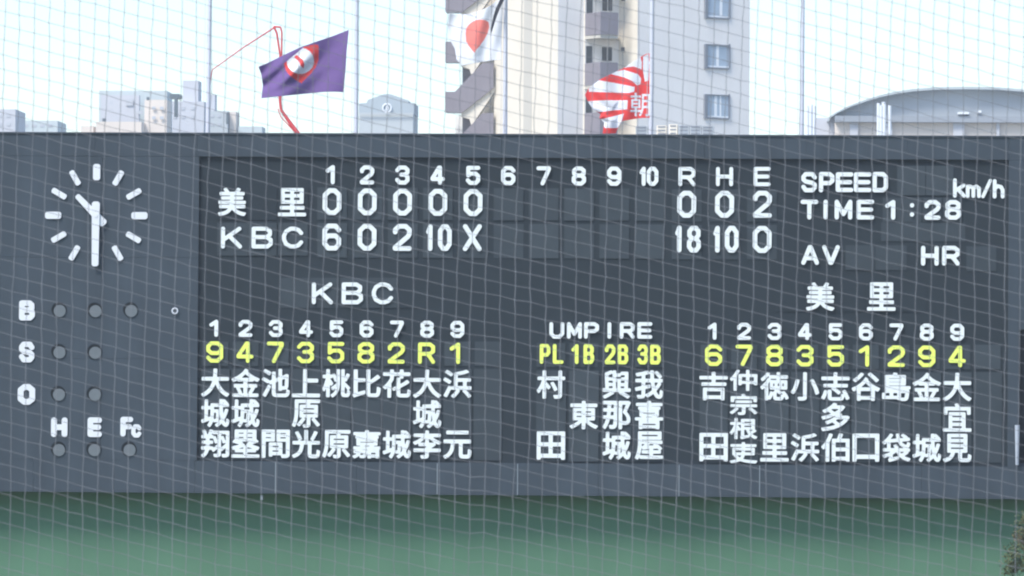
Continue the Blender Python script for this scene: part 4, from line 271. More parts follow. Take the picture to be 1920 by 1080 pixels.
12226681: [[-158,-198,-167,-192,-171,-182,-173,-60,-178,-59,-204,-98,-215,-110,-222,-115,-235,-110,-257,-78,-255,-65,-240,-48,-212,-5,-191,38,-182,62,-188,68,-235,69,-245,73,-251,88,-251,105,-247,115,-235,121,-175,123,-171,132,-171,185,-165,195,-155,198,-122,198,-112,192,-109,180,-108,128,-105,123,-98,121,-55,120,-51,122,-48,168,-45,175,-35,181,192,181,208,177,214,162,214,-10,218,-17,236,-32,240,-45,237,-52,230,-60,172,-91,167,-98,172,-106,198,-123,252,-148,257,-158,251,-170,228,-192,215,-195,170,-175,118,-137,113,-140,110,-160,100,-167,-30,-198,-40,-196,-48,-190,-63,-162,-49,-132,-50,-30,-55,-28,-82,-45,-90,-42,-105,-28,-109,-40,-110,-188,-115,-195,-122,-198],[18,-128,28,-128,82,-118,93,-112,60,-55,48,-28,40,-22,20,-22,14,-28,14,-118],[125,-50,132,-50,148,-43,170,-30,173,-25,162,-21,115,-22,112,-30],[-58,8,-52,5,-49,12,-51,68,-55,70,-102,67,-103,60],[19,30,140,29,147,32,149,45,145,52,138,54,22,54,16,50,14,45,14,35],[19,108,140,106,147,110,148,120,145,127,138,129,22,129,16,125,14,120,14,112]],
12221519: [[-225,-198,-235,-192,-255,-168,-257,-158,-252,-150,-148,-128,-134,-122,-131,-118,-173,-72,-185,-50,-202,-44,-210,-35,-211,72,-209,85,-202,91,-195,94,-48,94,-40,96,-38,100,-40,104,-48,106,-235,108,-242,113,-246,122,-246,148,-240,157,-225,161,-45,161,-38,166,-35,187,-30,195,-20,198,5,199,18,197,25,192,29,168,35,162,222,161,237,155,241,145,241,120,235,110,228,107,32,104,31,98,38,94,190,94,205,90,211,75,211,-32,205,-42,195,-46,30,-47,23,-52,16,-75,-4,-110,-2,-115,5,-118,82,-133,248,-145,255,-150,257,-160,235,-195,225,-198,198,-199,60,-186,8,-176,-62,-156,-152,-186],[-74,-85,-65,-85,-57,-78,-46,-58,-48,-48,-110,-48,-112,-52,-106,-60],[-144,8,-42,7,-37,12,-37,35,-40,39,-48,41,-142,41,-147,38,-149,30,-148,12],[34,8,140,7,146,12,146,35,142,39,135,41,35,41,31,38,29,30,29,12]],
}
def inside(p, poly):
    x, y = p; c = False; n = len(poly)
    for i in range(n):
        (x1, y1), (x2, y2) = poly[i], poly[i-1]
        if (y1 > y) != (y2 > y) and x < (x2-x1)*(y-y1)/(y2-y1)+x1: c = not c
    return c
def glyph_loops(key):
    return [[(l[i]/10, l[i+1]/10) for i in range(0, len(l), 2)] for l in GLYPHS[ord(key[0])*100000+ord(key[1])]]
PX = 1/ppm(0.0)
_gm = {}
def glyph_mesh(key, m, depth=0.025):
    k = (key, m.name)
    if k in _gm: return _gm[k]
    L = [[Vector((x*PX, 0, y*PX)) for x, y in l] for l in glyph_loops(key)]
    flat = [p for l in L for p in l]; n = len(flat); ed = []; i0 = 0
    for l in L: ed += [(i0+i, i0+(i+1) % len(l)) for i in range(len(l))]; i0 += len(l)
    V2, _e, T2_, _a, _b, _c = delaunay_2d_cdt([Vector((p.x, p.z)) for p in flat], ed, [], 0, 1e-7)
    polys = [[(p.x, p.z) for p in l] for l in L]
    vs = [tuple(p) for p in flat] + [(p.x, depth, p.z) for p in flat]; fs = []; base = len(vs)
    vs += [(p.x, 0, p.y) for p in V2]
    for t in T2_:
        a, b, c = (V2[i] for i in t)
        m_ = (a+b+c)/3
        if sum(inside((m_.x, m_.y), q) for q in polys) % 2 == 0: continue
        t = tuple(base+i for i in t); fs.append(t if (b-a).cross(c-a) > 0 else t[::-1])
    i0 = 0
    for l in L:
        m_ = len(l)
        fs += [(i0+i, i0+(i+1)%m_, n+i0+(i+1)%m_, n+i0+i) for i in range(m_)]; i0 += m_
    me = bpy.data.meshes.new('glyph'); me.from_pydata(vs, [], fs)
    me.materials.append(m); _gm[k] = me
    return me

# ================================================================== materials
M = dict(
 frame = mat('slate_grey_painted_metal', (.039,.053,.071), .6, .12, .8, streak=.18, spec=.25),
 strip = mat('bare_metal_cover_strip', (.24,.28,.32), .5),
 display = mat('dark_display_board', (.017,.025,.033), .7, .10, 1.5, spec=.2),
 tile = mat('display_unit_black_face', (.032,.043,.054), .6, .12, 2.5, spec=.25),
 tile2 = mat('display_unit_greyer_face', (.037,.049,.061), .6, .12, 2.5, spec=.25),
 white = mat('white_paint', (.70,.72,.78), .5, .03, 4),
 glyphw = mat('white_display_segments', (.74,.78,.81), .5, .08, 9),
 yellow = mat('yellow_display_segments', (.80,.90,.16), .5, .03, 9),
 lamp = mat('unlit_lamp_glass', (.125,.145,.165), .4, .08, 6),
 lamp_pale = mat('pale_enamel', (.42,.46,.55), .5),
 shade_opening = mat('hood_shade_and_opening_black', (.010,.013,.017), .8, spec=.1),  # black of the painted lamp hood shade and of the dark opening
 green = mat('green_painted_wall', (.092,.192,.126), .8, .10, .35, streak=.08, bump=.1, spec=.2),
 grass = mat('outfield_grass', (.06,.11,.03), .9, .25, .5),
 dirt = mat('infield_dirt', (.30,.20,.13), .95, .15, .6),
 ground = mat('city_ground', (.22,.22,.20), .9, .2, .05),
 net = mat('grey_net_cord', (.20,.215,.235), .85, .25, 9, spec=.1),
 pole = mat('galvanised_pole', (.62,.64,.72), .45, .08, 3),
 rope = mat('pale_rope', (.6,.6,.6), .8),
 purple = mat('purple_cloth', (.150,.088,.265), .8, .06, 6),
 red = mat('red_cloth', (.74,.06,.06), .8, .05, 6),
 redsun = mat('backlit_red_cloth', (.85,.22,.19), .8, .05, 6),  # light shining through the cloth is put into this paler red
 cloth = mat('white_cloth', (.76,.77,.82), .8, .03, 6),
 black = mat('black_ribbon', (.015,.018,.03), .7),
 crane = mat('red_painted_steel', (.62,.07,.08), .5, .1, 2),
 cream = mat('cream_tile_wall', (.76,.70,.60), .7, .04, .6, streak=.04),
 pil = mat('beige_wall_strip', (.56,.53,.47), .7, .04, .6),
 conc = mat('pale_grey_wall', (.80,.78,.76), .7, .04, .5, streak=.05),
 mauve = mat('grey_parapet_coating', (.24,.22,.25), .8, .08, .8, streak=.08),
 dark = mat('dark_opening_glass', (.05,.055,.065), .2),
 wframe = mat('grey_window_frame', (.20,.22,.26), .5),
 glass = mat('pale_window_glass', (.36,.45,.56), .12, .12, 1.2, spec=.6),
 curtain = mat('white_curtain', (.78,.82,.86), .8),
 slate = mat('blue_grey_metal_roof', (.38,.41,.44), .45, .08, .3),
 bark = mat('brown_bark', (.10,.075,.05), .9, .2, 6),
 leaf = mat('dry_green_leaves', (.075,.095,.035), .7, .4, 3),
 leaf2 = mat('olive_brown_leaves', (.13,.115,.05), .7, .4, 3),
)
def pale(name, c): return mat(name, c, .8, .04, .15, streak=.03)

# ================================================================== ground
def sheet(name, x0, x1, y0, y1, z, m):
    b = MB(); b.quadmesh([(x0,y0,z),(x1,y0,z),(x1,y1,z),(x0,y1,z)], [(0,1,2,3)])
    return tag(b.build(name, m), kind='structure')
sheet('ground', -3000, 3000, -1500, 4500, 0.0, M['ground'])
sheet('outfield_grass', -70, 70, -85, 2.0, 0.004, M['grass'])
sheet('infield_dirt', -32, 32, -128, -85.1, 0.004, M['dirt'])

# ================================================================== green wall under the board
zt = P(960, 254, 0).z; zb = P(960, 929, 0).z
xl = P(-420, 600, 0).x; xr = P(2300, 600, 0).x
b = MB(); b.box(-45, 45, .78, 1.2, 0, zb-.004)
tag(b.build('outfield_wall', M['green']), 'plain green painted wall running under the scoreboard', 'wall')

# ================================================================== scoreboard
SB = empty('scoreboard', ((xl+xr)/2, 0.6, zb), 'huge slate grey stadium scoreboard showing innings, line-ups and umpires', 'scoreboard')
b = MB(); b.box(xl, xr, .13, 1.2, zb+.003, zt-.003); b.build('cabinet', M['frame'], SB)
bL = P(371, 600, 0).x; bR = P(1890, 600, 0).x        # sides of the recessed display
dT = P(960, 296, 0).z; dB = P(960, 868, 0).z
b = MB(); b.box(bL-.05, bR+.05, .09, .13, dB-.05, dT+.05); b.build('display_board', M['display'], SB)
def panel(name, x0, x1, z0, z1, m='frame', y0=0.0, y1=.127):
    g = .003; b = MB(); dy = random.uniform(0, .0025)
    b.box(x0+g, x1-g, y0+dy, y1, z0+g, z1-g); return b.build(name, M[m], SB)
def X0(x): return P(x, 600, 0).x
tops = [xl] + [X0(938+190.5*k) for k in range(-6, 8) if X0(938+190.5*k) > xl+.3 and X0(938+190.5*k) < xr-.3] + [xr]
for a, c in zip(tops, tops[1:]): panel('facing_panel', a, c, dT, zt)
bots = [xl] + [X0(519+151.3*k) for k in range(-5, 12)] + [xr]
bots = [v for v in bots if xl <= v <= xr]
for a, c in zip(bots, bots[1:]): panel('facing_panel', a, c, zb, dB)
for x in (519, 822, 972.5, 1275, 1426):
    b = MB(); q = X0(x); b.box(q-.008, q+.008, -.012, -.001, zb+.01, dB-.02); b.build('cover_strip', M['strip'], SB)
for x in (597, 745, 1010, 1100, 1180, 1350):
    b = MB(); q = X0(x)+.01; b.box(q-.02, q+.02, -.006, -.001, zb+.01, dB-.01); b.build('cover_strip', M['frame'], SB)
lefts = [xl, X0(-190), X0(0), X0(190), bL]
zs = [dB, dB+(dT-dB)/3, dB+2*(dT-dB)/3, dT]
for a, c in zip(lefts, lefts[1:]):
    for z0, z1 in zip(zs, zs[1:]): panel('facing_panel', a, c, z0, z1)
oL, oR = X0(1911), X0(1962); oT, oB = P(1911, 618, 0).z, P(1911, 868, 0).z
panel('facing_panel', bR, oL, dB, dT)
panel('facing_panel', oL, oR, oT, dT)
for a, c in ((oR, X0(2140)), (X0(2140), xr)): panel('facing_panel', a, c, dB, dT)
b = MB(); b.box(oL, oR, .122, .129, oB, oT); b.build('dark_opening', M['shade_opening'], SB)
p = P(1907, 830, 0)
b = MB(); b.tube([(p.x, -.09, P(1907, 872, 0).z), (p.x, -.09, P(1907, 797, 0).z)], [.035,.055], 12)
b.box(p.x-.02, p.x+.02, -.09, 0, p.z-.05, p.z+.05); b.build('white_tube', M['lamp_pale'], SB)

def tile(x0, x1, y0, y1, m='tile', name='display_unit'):
    """bounds in photo pixels on the board's plane"""
    a = P(x0, y1, .06); c = P(x1, y0, .06); b = MB(); dy = random.uniform(-.006, .006)
    b.box(a.x, c.x, .068+dy, .09, a.z, c.z); return b.build(name, M[m], SB)
TM = ['tile', 'tile', 'tile2']
for r, (y0, y1) in enumerate(((351, 411), (418, 482))):
    for k in range(10):
        cx = 622.5+66.15*k; tile(cx-28, cx+28, y0+.004*cx-2, y1+.004*cx-2, TM[(k*5+r*2) % 3])
    for cx in (1287.5, 1358.5, 1428.5): tile(cx-28, cx+28, y0+4, y1+4, 'tile')
for k, cx in enumerate((435, 491, 549)):
    for y0 in (351, 418): tile(cx-28, cx+28, y0, y0+61, 'display' if y0 == 351 else 'tile')
tile(1682, 1735, 311, 366, 'tile2'); tile(1736, 1788, 311, 366, 'tile2')
for x in (1655, 1692, 1730, 1768): tile(x, x+36, 371, 416, 'tile')
tile(1652, 1810, 417.5, 452, 'tile'); tile(1585, 1640, 460, 506, 'tile'); tile(1641, 1700, 460, 506, 'tile'); tile(1812, 1868, 462, 508, 'tile')
for cx in (552, 608, 664, 719, 775): tile(cx-27, cx+27, 521, 577, 'tile' if cx != 775 else 'display')
for cx in (1480, 1537, 1594, 1652, 1708): tile(cx-28, cx+28, 527, 584, 'display')
LX = [403.5+56.75*k for k in range(9)]; UX = [1033, 1094.5, 1156, 1217]; RX = [1338+57.1*k for k in range(9)]
for k, cx in enumerate(LX+[LX[-1]+57]):
    tile(cx-24.5, cx+24.5, 640.5, 686, TM[(k*2+1) % 3]); tile(cx-27, cx+27, 692, 863, TM[k % 2])
for k, cx in enumerate(UX):
    tile(cx-27, cx+27, 643, 688, 'tile'); tile(cx-28.5, cx+28.5, 695, 865, TM[(k+1) % 3])
for k, cx in enumerate(RX+[RX[-1]+57]):
    tile(cx-24.5, cx+24.5, 646.5, 692, TM[(k+2) % 3]); tile(cx-27, cx+27, 698, 867, TM[(k*2+1) % 3])

def ch(key, x, y, m='glyphw', Y=.02, name=None):
    c = key[1]
    if name is None: name = 'kanji_character' if key[0] == 'z' else ('digit' if c in '0123456789|@&' else 'letter')
    return link(name, glyph_mesh(key, M[m]), None, SB, P(x, y, Y))
for k, c in enumerate('123456789'): ch('a'+c, 622+66.2*k, 327.5+.35*k)
ch('a|', 1206, 330.5); ch('a@', 1223.5, 330.5)
for c, x in zip('RHE', (1288, 1358.5, 1429)): ch('a'+c, x, 331)
for k in range(5): ch('b0', 622.5+66.1*k, 378+.45*k)
for k, c in enumerate('602'): ch('b'+c, 622+66.1*k, 444.5+.3*k)
ch('b|', 806, 445.5); ch('b@', 834, 445.5); ch('bX', 885.5, 445.5)
for c, x in zip('002', (1287.5, 1358.5, 1429.5)): ch('b'+c, x, 383)
ch('b|', 1273, 448); ch('b&', 1301, 448.5); ch('b|', 1344.5, 448.5); ch('b@', 1372, 448.5); ch('b0', 1429, 449)
ch('z美', 435, 378.5); ch('z里', 547.5, 379)
for c, x in zip('KBC', (434, 491.5, 548.5)): ch('c'+c, x, 445.5)
for c, x in zip('KBC', (604.5, 660.5, 717)): ch('c'+c, x, 550)
ch('z美', 1538, 556); ch('z里', 1652.5, 556)
for k, c in enumerate('123456789'): ch('d'+c, LX[k], 615.5+.25*k); ch('d'+c, RX[k], 621+.25*k)
for k, c in enumerate('9473582R1'): ch('e'+c, LX[k]-1, 660+.3*k, 'yellow')
for k, c in enumerate('678351294'): ch('e'+c, RX[k], 666+.3*k, 'yellow')
for c, x in zip('UMPIRE', (1044, 1077, 1109, 1142.5, 1176, 1209)): ch('f'+c, x, 619.5)
for c, x in zip('PL1B2B3B', (1022, 1046.5, 1080, 1104, 1144, 1168, 1205, 1229)): ch('g'+c, x, 663.5+(x-1022)*.006, 'yellow')
NL = ['大城翔', '金城塁', '池 間', '上原光', '桃 原', '比 嘉', '花 城', '大城李', '浜 元']
for k, s in enumerate(NL):
    for j, c in enumerate(s):
        if c != ' ': ch('z'+c, LX[k], 717.5+57*j+.3*k)
for x, s in zip(UX, ['村 田', ' 東 ', '與那城', '我喜屋']):
    for j, c in enumerate(s):
        if c != ' ': ch('z'+c, x, 721+57.2*j)
NR = ['吉 田', '仲宗根吏', '徳 里', '小 浜', '志多伯', '谷 口', '島 袋', '金 城', '大宜見']
for k, s in enumerate(NR):
    for j, c in enumerate(s):
        if len(s) == 4: ch('z'+c, RX[k]-1, 713+45.3*j)
        elif c != ' ': ch('z'+c, RX[k], 724+57.2*j+.2*k)
for c, x in zip('SPEED', (1517, 1550, 1583.5, 1617.5, 1650.5)): ch('h'+c, x, 341.5)
for c, x in zip('TIME', (1517.5, 1548, 1581.5, 1622.5)): ch('h'+c, x, 393)
for c, x in zip('1:28', (1672.5, 1710, 1748.5, 1787)): ch('i'+c, x, 393.5, name='colon' if c == ':' else None)
for c, x in zip('AV', (1519, 1558)): ch('h'+c, x, 478)
for c, x in zip('HR', (1743.5, 1783)): ch('h'+c, x, 479.5)
ch('jk', 1799, 352.5); ch('jm', 1825, 358.5); ch('j/', 1850, 353.5, name='slash'); ch('jh', 1872.5, 354)
for c, x, y in (('B', 50.5, 582), ('S', 50, 660), ('O', 49.5, 739.5), ('H', 111, 801), ('E', 177.5, 801), ('F', 237.5, 800), ('c', 255.5, 808)):
    ch('k'+c, x, y, 'white', -.03)
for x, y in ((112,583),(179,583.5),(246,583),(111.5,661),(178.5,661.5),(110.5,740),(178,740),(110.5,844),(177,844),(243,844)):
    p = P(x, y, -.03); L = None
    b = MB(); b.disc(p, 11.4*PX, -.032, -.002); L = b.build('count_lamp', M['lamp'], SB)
    b = MB(); q = P(x-1.6, y-2.4, -.03); b.disc(q, 14.2*PX, -.022, -.001); b.build('hood_shade_disc', M['shade_opening'], L)  # dark disc shifted up and left paints the shade of a lamp hood
p = P(328, 583, -.03)
b = MB(); b.tube([(p.x+.06*math.cos(a), -.05, p.z+.06*math.sin(a)) for a in [2*math.pi*k/16 for k in range(17)]], .018, 6, caps=False); b.build('eye_ring', M['pole'], SB)
p = P(490, 934, 0)
b = MB(); b.box(p.x-.025, p.x+.025, .05, .3, p.z-.04, p.z+.06); b.build('bracket', M['strip'], SB)
b = MB(); b.box(xl, xr, -.03, 1.22, zt-.002, zt+.035); b.build('coping', M['frame'], SB)

# ================================================================== clock on the board
cc = P(180.5, 404, -.03)
CK = empty('clock', (cc.x, 0, cc.z), 'clock of white bars on the left end of the scoreboard, showing half past ten', 'clock')
def bar(name, c0, ang, r0, r1, w_, y0, parent, w2=None):
    """rounded bar pointing at clock angle ang (degrees from 12, clockwise)"""
    a = math.radians(ang); d = Vector((math.sin(a), 0, math.cos(a))); s = Vector((d.z, 0, -d.x)); w2 = w2 or w_
    pts = []; e = .22
    for rr, ww, sg in ((r0, w_, -1), (r1, w2, 1)):
        q = [(-.5, -e), (-.5+e, 0), (.5-e, 0), (.5, -e)]
        q = q if sg == 1 else [(u, -e*0-v-e if False else v) for u, v in q]
        row = [(u*ww, rr + sg*v*ww) for u, v in q]
        if sg == -1: row = row[::-1]
        pts += row
    P3 = [Vector((c0[0], y0, c0[2])) + s*(u*PX) + d*(v*PX) for u, v in pts]
    b = MB(); b.prism(P3, (0, .04, 0)); return b.build(name, M['white'], parent)
for h in range(12):
    if h == 6: bar('hour_mark', cc, 180, 67, 95, 11, -.041, CK); continue
    r0, r1, w_ = (66.5, 97, 13.5) if h % 3 == 0 else (66.5, 97, 10.5)
    bar('hour_mark', cc, 30*h, r0, r1, w_, -.041, CK)
bar('hour_hand', cc, 315.5, -24, 53, 15, -.09, CK, 10)
bar('minute_hand', cc, 180.3, -26, 96, 15, -.14, CK, 12.5)
b = MB(); b.disc((cc.x, 0, cc.z), .05, -.15, -.001); b.build('spindle', M['white'], CK)

# ================================================================== flagpoles behind the board
PY = 2.6
for k, (x0, x1, lab) in enumerate(((393, 389.5, 'leftmost bare flagpole behind the scoreboard, left of the red crane boom'),
        (668.5, 667, 'flagpole behind the scoreboard that carries the purple flag'),
        (948, 947, 'flagpole behind the scoreboard that carries the white flag with a red disc'),
        (1222.5, 1220.5, 'flagpole behind the scoreboard that carries the red and white rayed flag'),
        (1505, 1503, 'rightmost bare flagpole, standing right of the apartment block'))):
    B = P(x1, 250, PY); T = P(x0, 0, PY); d = (T-B)/(T.z-B.z)
    base = B - d*B.z; top = B + d*(19.5-B.z)
    E = empty('flagpole', (base.x, base.y, 0), lab, 'flagpole', 'flagpoles behind the scoreboard')
    b = MB(); b.tube([base, B, T, top], [.085, .052, .046, .035], 12); b.build('pole', M['pole'], E, smooth=True)
    b = MB(); b.tube([(top.x, top.y, top.z), (top.x, top.y, top.z+.06), (top.x, top.y, top.z+.14), (top.x, top.y, top.z+.2)], [.03, .09, .09, .02], 12); b.build('finial', M['pole'], E, smooth=True)
    b = MB(); o_ = Vector((-.09, -.05, 0)); b.tube([base+o_+Vector((0,0,1)), B+o_, T+o_, top+o_], .006, 5); b.build('halyard', M['rope'], E)
    b = MB(); b.box(base.x-.2, base.x+.2, base.y-.2, base.y+.2, 0, .05); b.build('base_plate', M['pole'], E)

# ================================================================== flags: cloth sheets with folds
def curve_pts(pts):
    d = [0]
    for a, c in zip(pts, pts[1:]): d.append(d[-1]+math.hypot(c[0]-a[0], c[1]-a[1]))
    def f(t):
        s = t*d[-1]
        for i in range(len(pts)-1):
            if s <= d[i+1] or i == len(pts)-2:
                u = (s-d[i])/(d[i+1]-d[i]+1e-9)
                return (pts[i][0]+(pts[i+1][0]-pts[i][0])*u, pts[i][1]+(pts[i+1][1]-pts[i][1])*u)
    return f
def flag(label, top, bot, left, right, fold, colour, mats, nu=150, nv=100, Y=PY-.02):
    """outline read off as four edges; a Coons sheet between them, folded in depth by fold(u, v)"""
    T, Bo, L, R = map(curve_pts, (top, bot, left, right)); vs = []; px = []
    for j in range(nv+1):
        v = j/nv
        for i in range(nu+1):
            u = i/nu; q = []
            for k in (0, 1):
                c = ((1-u)*(1-v)*T(0)[k] + u*(1-v)*T(1)[k] + (1-u)*v*Bo(0)[k] + u*v*Bo(1)[k])
                q.append((1-v)*T(u)[k]+v*Bo(u)[k]+(1-u)*L(v)[k]+u*R(v)[k]-c)
            px.append(q); vs.append(P(q[0], q[1], Y+fold(u, v)))
    fs = []; mi = []
    for j in range(nv):
        for i in range(nu):
            a = j*(nu+1)+i; fs.append((a, a+nu+1, a+nu+2, a+1))
            c = ((px[a][0]+px[a+nu+2][0])/2, (px[a][1]+px[a+nu+2][1])/2); mi.append(colour(c, ((i+.5)/nu, (j+.5)/nv)))
    o = sum((Vector(v) for v in vs), Vector())/len(vs)
    me = bpy.data.meshes.new('flag'); me.from_pydata([tuple(v-o) for v in vs], [], fs)
    for k in mats: me.materials.append(M[k])
    me.polygons.foreach_set('material_index', mi); me.polygons.foreach_set('use_smooth', [True]*len(mi))
    ob = link('flag', me, None, None, o); md = ob.modifiers.new('thickness', 'SOLIDIFY'); md.thickness = .006
    return tag(ob, label, 'flag', 'flags flying above the scoreboard')

def purple_col(c, uv):
    x, y = c
    if y > 118-(x-534)*.833:
        dx, dy = x-563, y-114
        # white ball, slightly wider than high
        arm = [(551,107),(556,103),(568,112),(571,121),(569,128),(564,124),(561,116)]
        if (dx/25.5)**2+(dy/24.5)**2 < 1:
            if inside(c, arm) : return 1
            return 2
        red_ = [(533,122),(532,112),(537,99),(549,90),(561,89),(577,86),(590,83),(597,84),(598,98),(597,113),(592,126),(584,137),(574,147),(565,156),(556,151),(545,143),(537,134)]
        if inside(c, red_): return 1
    return 0
flag('purple flag with a red and white emblem streaming left from its pole',
     [(485,125),(500,119),(530,104),(562,89),(590,79),(620,69),(654,56)], [(490,184),(530,180),(570,176),(610,172),(630,172),(644,173)],
     [(485,125),(490,140),(493,160),(490,184)], [(654,56),(650,95),(648,130),(644,173)],
     lambda u, v: .13*math.sin(u*9+v*2.5)*(1-.6*u)+.08*math.sin((u*1.1+v*.9)*13)*math.exp(-((u-.3)**2+(v-.45)**2)*9)-.25*u*(1-u),
     purple_col, ['purple', 'red', 'cloth'])
_p = P(660, 56, PY-.02); _q = P(654, 56, PY-.02)

def sun_col(c, uv):
    poly = [(874,66),(875,55),(880,47),(888,41),(898,38),(908,39),(915,43),(916,52),(913,63),(907,74),(900,84),(893,92),(890,97),(886,93),(879,84),(875,76)]
    return 1 if inside(((c[0]-894)/1.06+894, (c[1]-66)/1.06+66), poly) else 0
flag('white flag with a red disc, hanging folded in front of the apartment stairs',
     [(843,25),(858,28),(880,26),(902,20),(922,9),(943,-8)], [(866,123),(885,119),(905,116),(925,113),(938,112)],
     [(843,25),(840,50),(844,76),(853,92),(856,112),(866,123)], [(943,-8),(943,20),(941,60),(938,112)],
     lambda u, v: .07*math.sin(u*7+v*3)*(1-.7*u)+.02*math.sin(u*17+v*5), sun_col, ['cloth', 'redsun'], 120, 150)

ray = [ # white areas painted over red, read as polygons
 [(1206,106),(1216,101),(1217.5,118),(1216,151),(1209,153),(1206,135),(1205.5,120)],
 [(1172,128),(1176,119),(1190,108),(1200,104),(1203.5,117),(1203,130),(1188,124.5),(1176,126)],
 [(1146,139),(1155,134),(1170,131),(1196,139),(1202,147),(1201,158),(1194,160),(1186,152),(1170,145)],
 [(1104,166),(1110,158),(1123,150.5),(1150,155),(1190,163),(1189,172),(1178,174.5),(1104,172)],
 [(1101,190),(1130,188),(1177,188),(1176,205),(1150,207),(1123,210.5),(1108,203)],
 [(1126,224),(1150,218),(1170,213),(1165,228),(1158,240),(1134,240),(1130,232)],
]
asa = [[(x*.70+1200.5, 196-y*.84) for x, y in l] for l in glyph_loops('z朝')]
def rays_col(c, uv):
    k = sum(inside(c, l) for l in asa)
    if k % 2: return 1
    for r_ in ray:
        if inside(c, r_): return 1
    return 0
flag('red and white rayed flag with a white kanji near its pole',
     [(1097,178),(1104,165),(1125,149),(1150,137),(1172,126),(1195,111),(1206,104),(1214,100),(1221,101)],
     [(1130,251),(1155,250),(1159,238),(1166,227),(1190,223),(1205,221),(1222,221)],
     [(1097,178),(1103,191),(1110,203),(1126,214),(1124,222),(1133,230),(1130,251)], [(1221,101),(1222,140),(1222.5,180),(1222,221)],
     lambda u, v: .05*math.sin(u*14+v*4)*(1-.8*u)+.03*math.sin(u*28-v*7)*(1-u)-.2*(1-u), rays_col, ['red', 'cloth'], 190, 200)
b = MB(); rp = [(946,-30,7),(941,0,8.5),(934,14,8.5),(929,28,7),(925,42,5.5),(922,54,4),(921,62,1)]
L_ = [P(x-w_/2, y+1, PY-.22) for x, y, w_ in rp]; R_ = [P(x+w_/2, y, PY-.26) for x, y, w_ in rp]
b.prism(L_+R_[::-1], (0, .006, 0)); tag(b.build('ribbon', M['black']), 'black mourning ribbon hanging beside the white flag', 'ribbon')

# ================================================================== red boom crane
CY = 60.0
CR = empty('boom_crane', (P(575, 300, CY).x, CY, 0), 'thin folded red boom crane rising behind the purple flag', 'crane')
def seg(pts, r0, r1, name, parent=CR, m='crane'):
    b = MB(); q = [P(x, y, CY) for x, y in pts]; n = len(q)
    b.tube(q, [(r0+(r1-r0)*i/(n-1))/ppm(CY) for i in range(n)], 8); return b.build(name, M[m], parent)
seg([(514,52),(455,90),(398,131)], 1.5, .9, 'boom_section')
seg([(398,131),(395,148),(394,160)], 1.2, .8, 'hose')
seg([(513,50),(526,51)], 1.8, 1.8, 'boom_joint')
seg([(513.5,50),(519,62),(525,102),(526,140),(525,184)], 2.1, 1.6, 'boom_section')
seg([(526,51),(528.5,60),(528,102),(528.5,150),(526,190)], 1.6, 1.8, 'boom_section')
seg([(524,180),(527,206)], 2.4, 2.8, 'boom_section')
seg([(527,206),(545,232),(558,250),(600,310)], 2.8, 5.5, 'boom_section')
seg([(521,204),(527,220),(533,226),(552,247)], 1.0, 1.0, 'hydraulic_ram')
b = MB(); q = P(600, 310, CY); b.tube([(q.x, CY, 0), (q.x, CY, q.z)], [.5, .3], 12); b.build('mast', M['crane'], CR)

# ================================================================== apartment block
AY = 203.0; S = ppm(AY); ST = 94/S; A35 = math.radians(35)
T1 = Vector((math.sin(A35), -math.cos(A35), 0)); T2 = Vector((math.cos(A35), math.sin(A35), 0))
def flat(v): return Vector((v.x, v.y, 0))
def along(p, t, x):
    """distance along t from plan point p at which the camera sees photo column x"""
    lo, hi = -60.0, 60.0
    for _ in range(50):
        m_ = (lo+hi)/2; q = p+t*m_; q.z = 20
        if proj(q)[0] < x: lo = m_
        else: hi = m_
    return lo
P1 = flat(P(1046, 130, AY)); P0 = P1 + T1*along(P1, T1, 925)
P2 = P1 + T2*along(P1, T2, 1093)
P4 = flat(P(1195, 130, P2.y-.4)); P3 = P4 + T1*along(P4, T1, 1158)
P5 = P4 + T2*along(P4, T2, 1404)
den = T1.x*T2.y-T1.y*T2.x; d_ = P3-P2
BK = P2 + T1*((d_.x*T2.y-d_.y*T2.x)/den)
ztop = P(1000, -330, AY).z
AP = empty('apartment_block', (flat(P(1120, 130, AY+6)).x, AY+6, 0), 'tall cream and grey apartment block with stacked grey balconies behind the flags', 'building')
foot = [P0, P1, P2, BK, P3, P4, P5, P5-T1*9, P0-T1*1.5+T2*3]
b = MB(); b.prism([p for p in foot], (0, 0, ztop))
# wall colour by facing: left-facing walls cream, front walls pale grey
mi = []
for f in b.f:
    vs = [Vector(b.v[i]) for i in f]; n_ = (vs[1]-vs[0]).cross(vs[2]-vs[0]); n_.z = 0
    mi.append(1 if n_.length > 1e-6 and abs(n_.normalized().dot(T2)) < .5 else 0)
b.mi = mi; b.build('walls', [M['cream'], M['conc']], AP)
def zat(p, y):   # height at plan point p seen at photo row y
    lo, hi = -20.0, 90.0
    for _ in range(50):
        m_ = (lo+hi)/2
        if proj(Vector((p.x, p.y, m_)))[1] > y: lo = m_
        else: hi = m_
    return lo
def wallbox(p, t, x0, x1, y0, y1, out, thick, name, m, parent=AP, nrm=None):
    a = p + t*along(p, t, x0); c = p + t*along(p, t, x1); nrm = nrm or Vector((t.y, -t.x, 0))
    z1, z0 = zat(a, y0), zat(a, y1)
    A_ = a + nrm*out; C_ = c + nrm*out
    b = MB(); b.prism([A_, C_, C_-nrm*thick, A_-nrm*thick], (0, 0, z1-z0))
    b.v = [(x, y, z+z0) for x, y, z in b.v]
    return b.build(name, M[m], parent)
n1 = Vector((T1.y, -T1.x, 0)); n2 = Vector((T2.y, -T2.x, 0))
wallbox(P0, T1, 981, 996, -320, 420, .03, .05, 'wall_pilaster', 'pil')
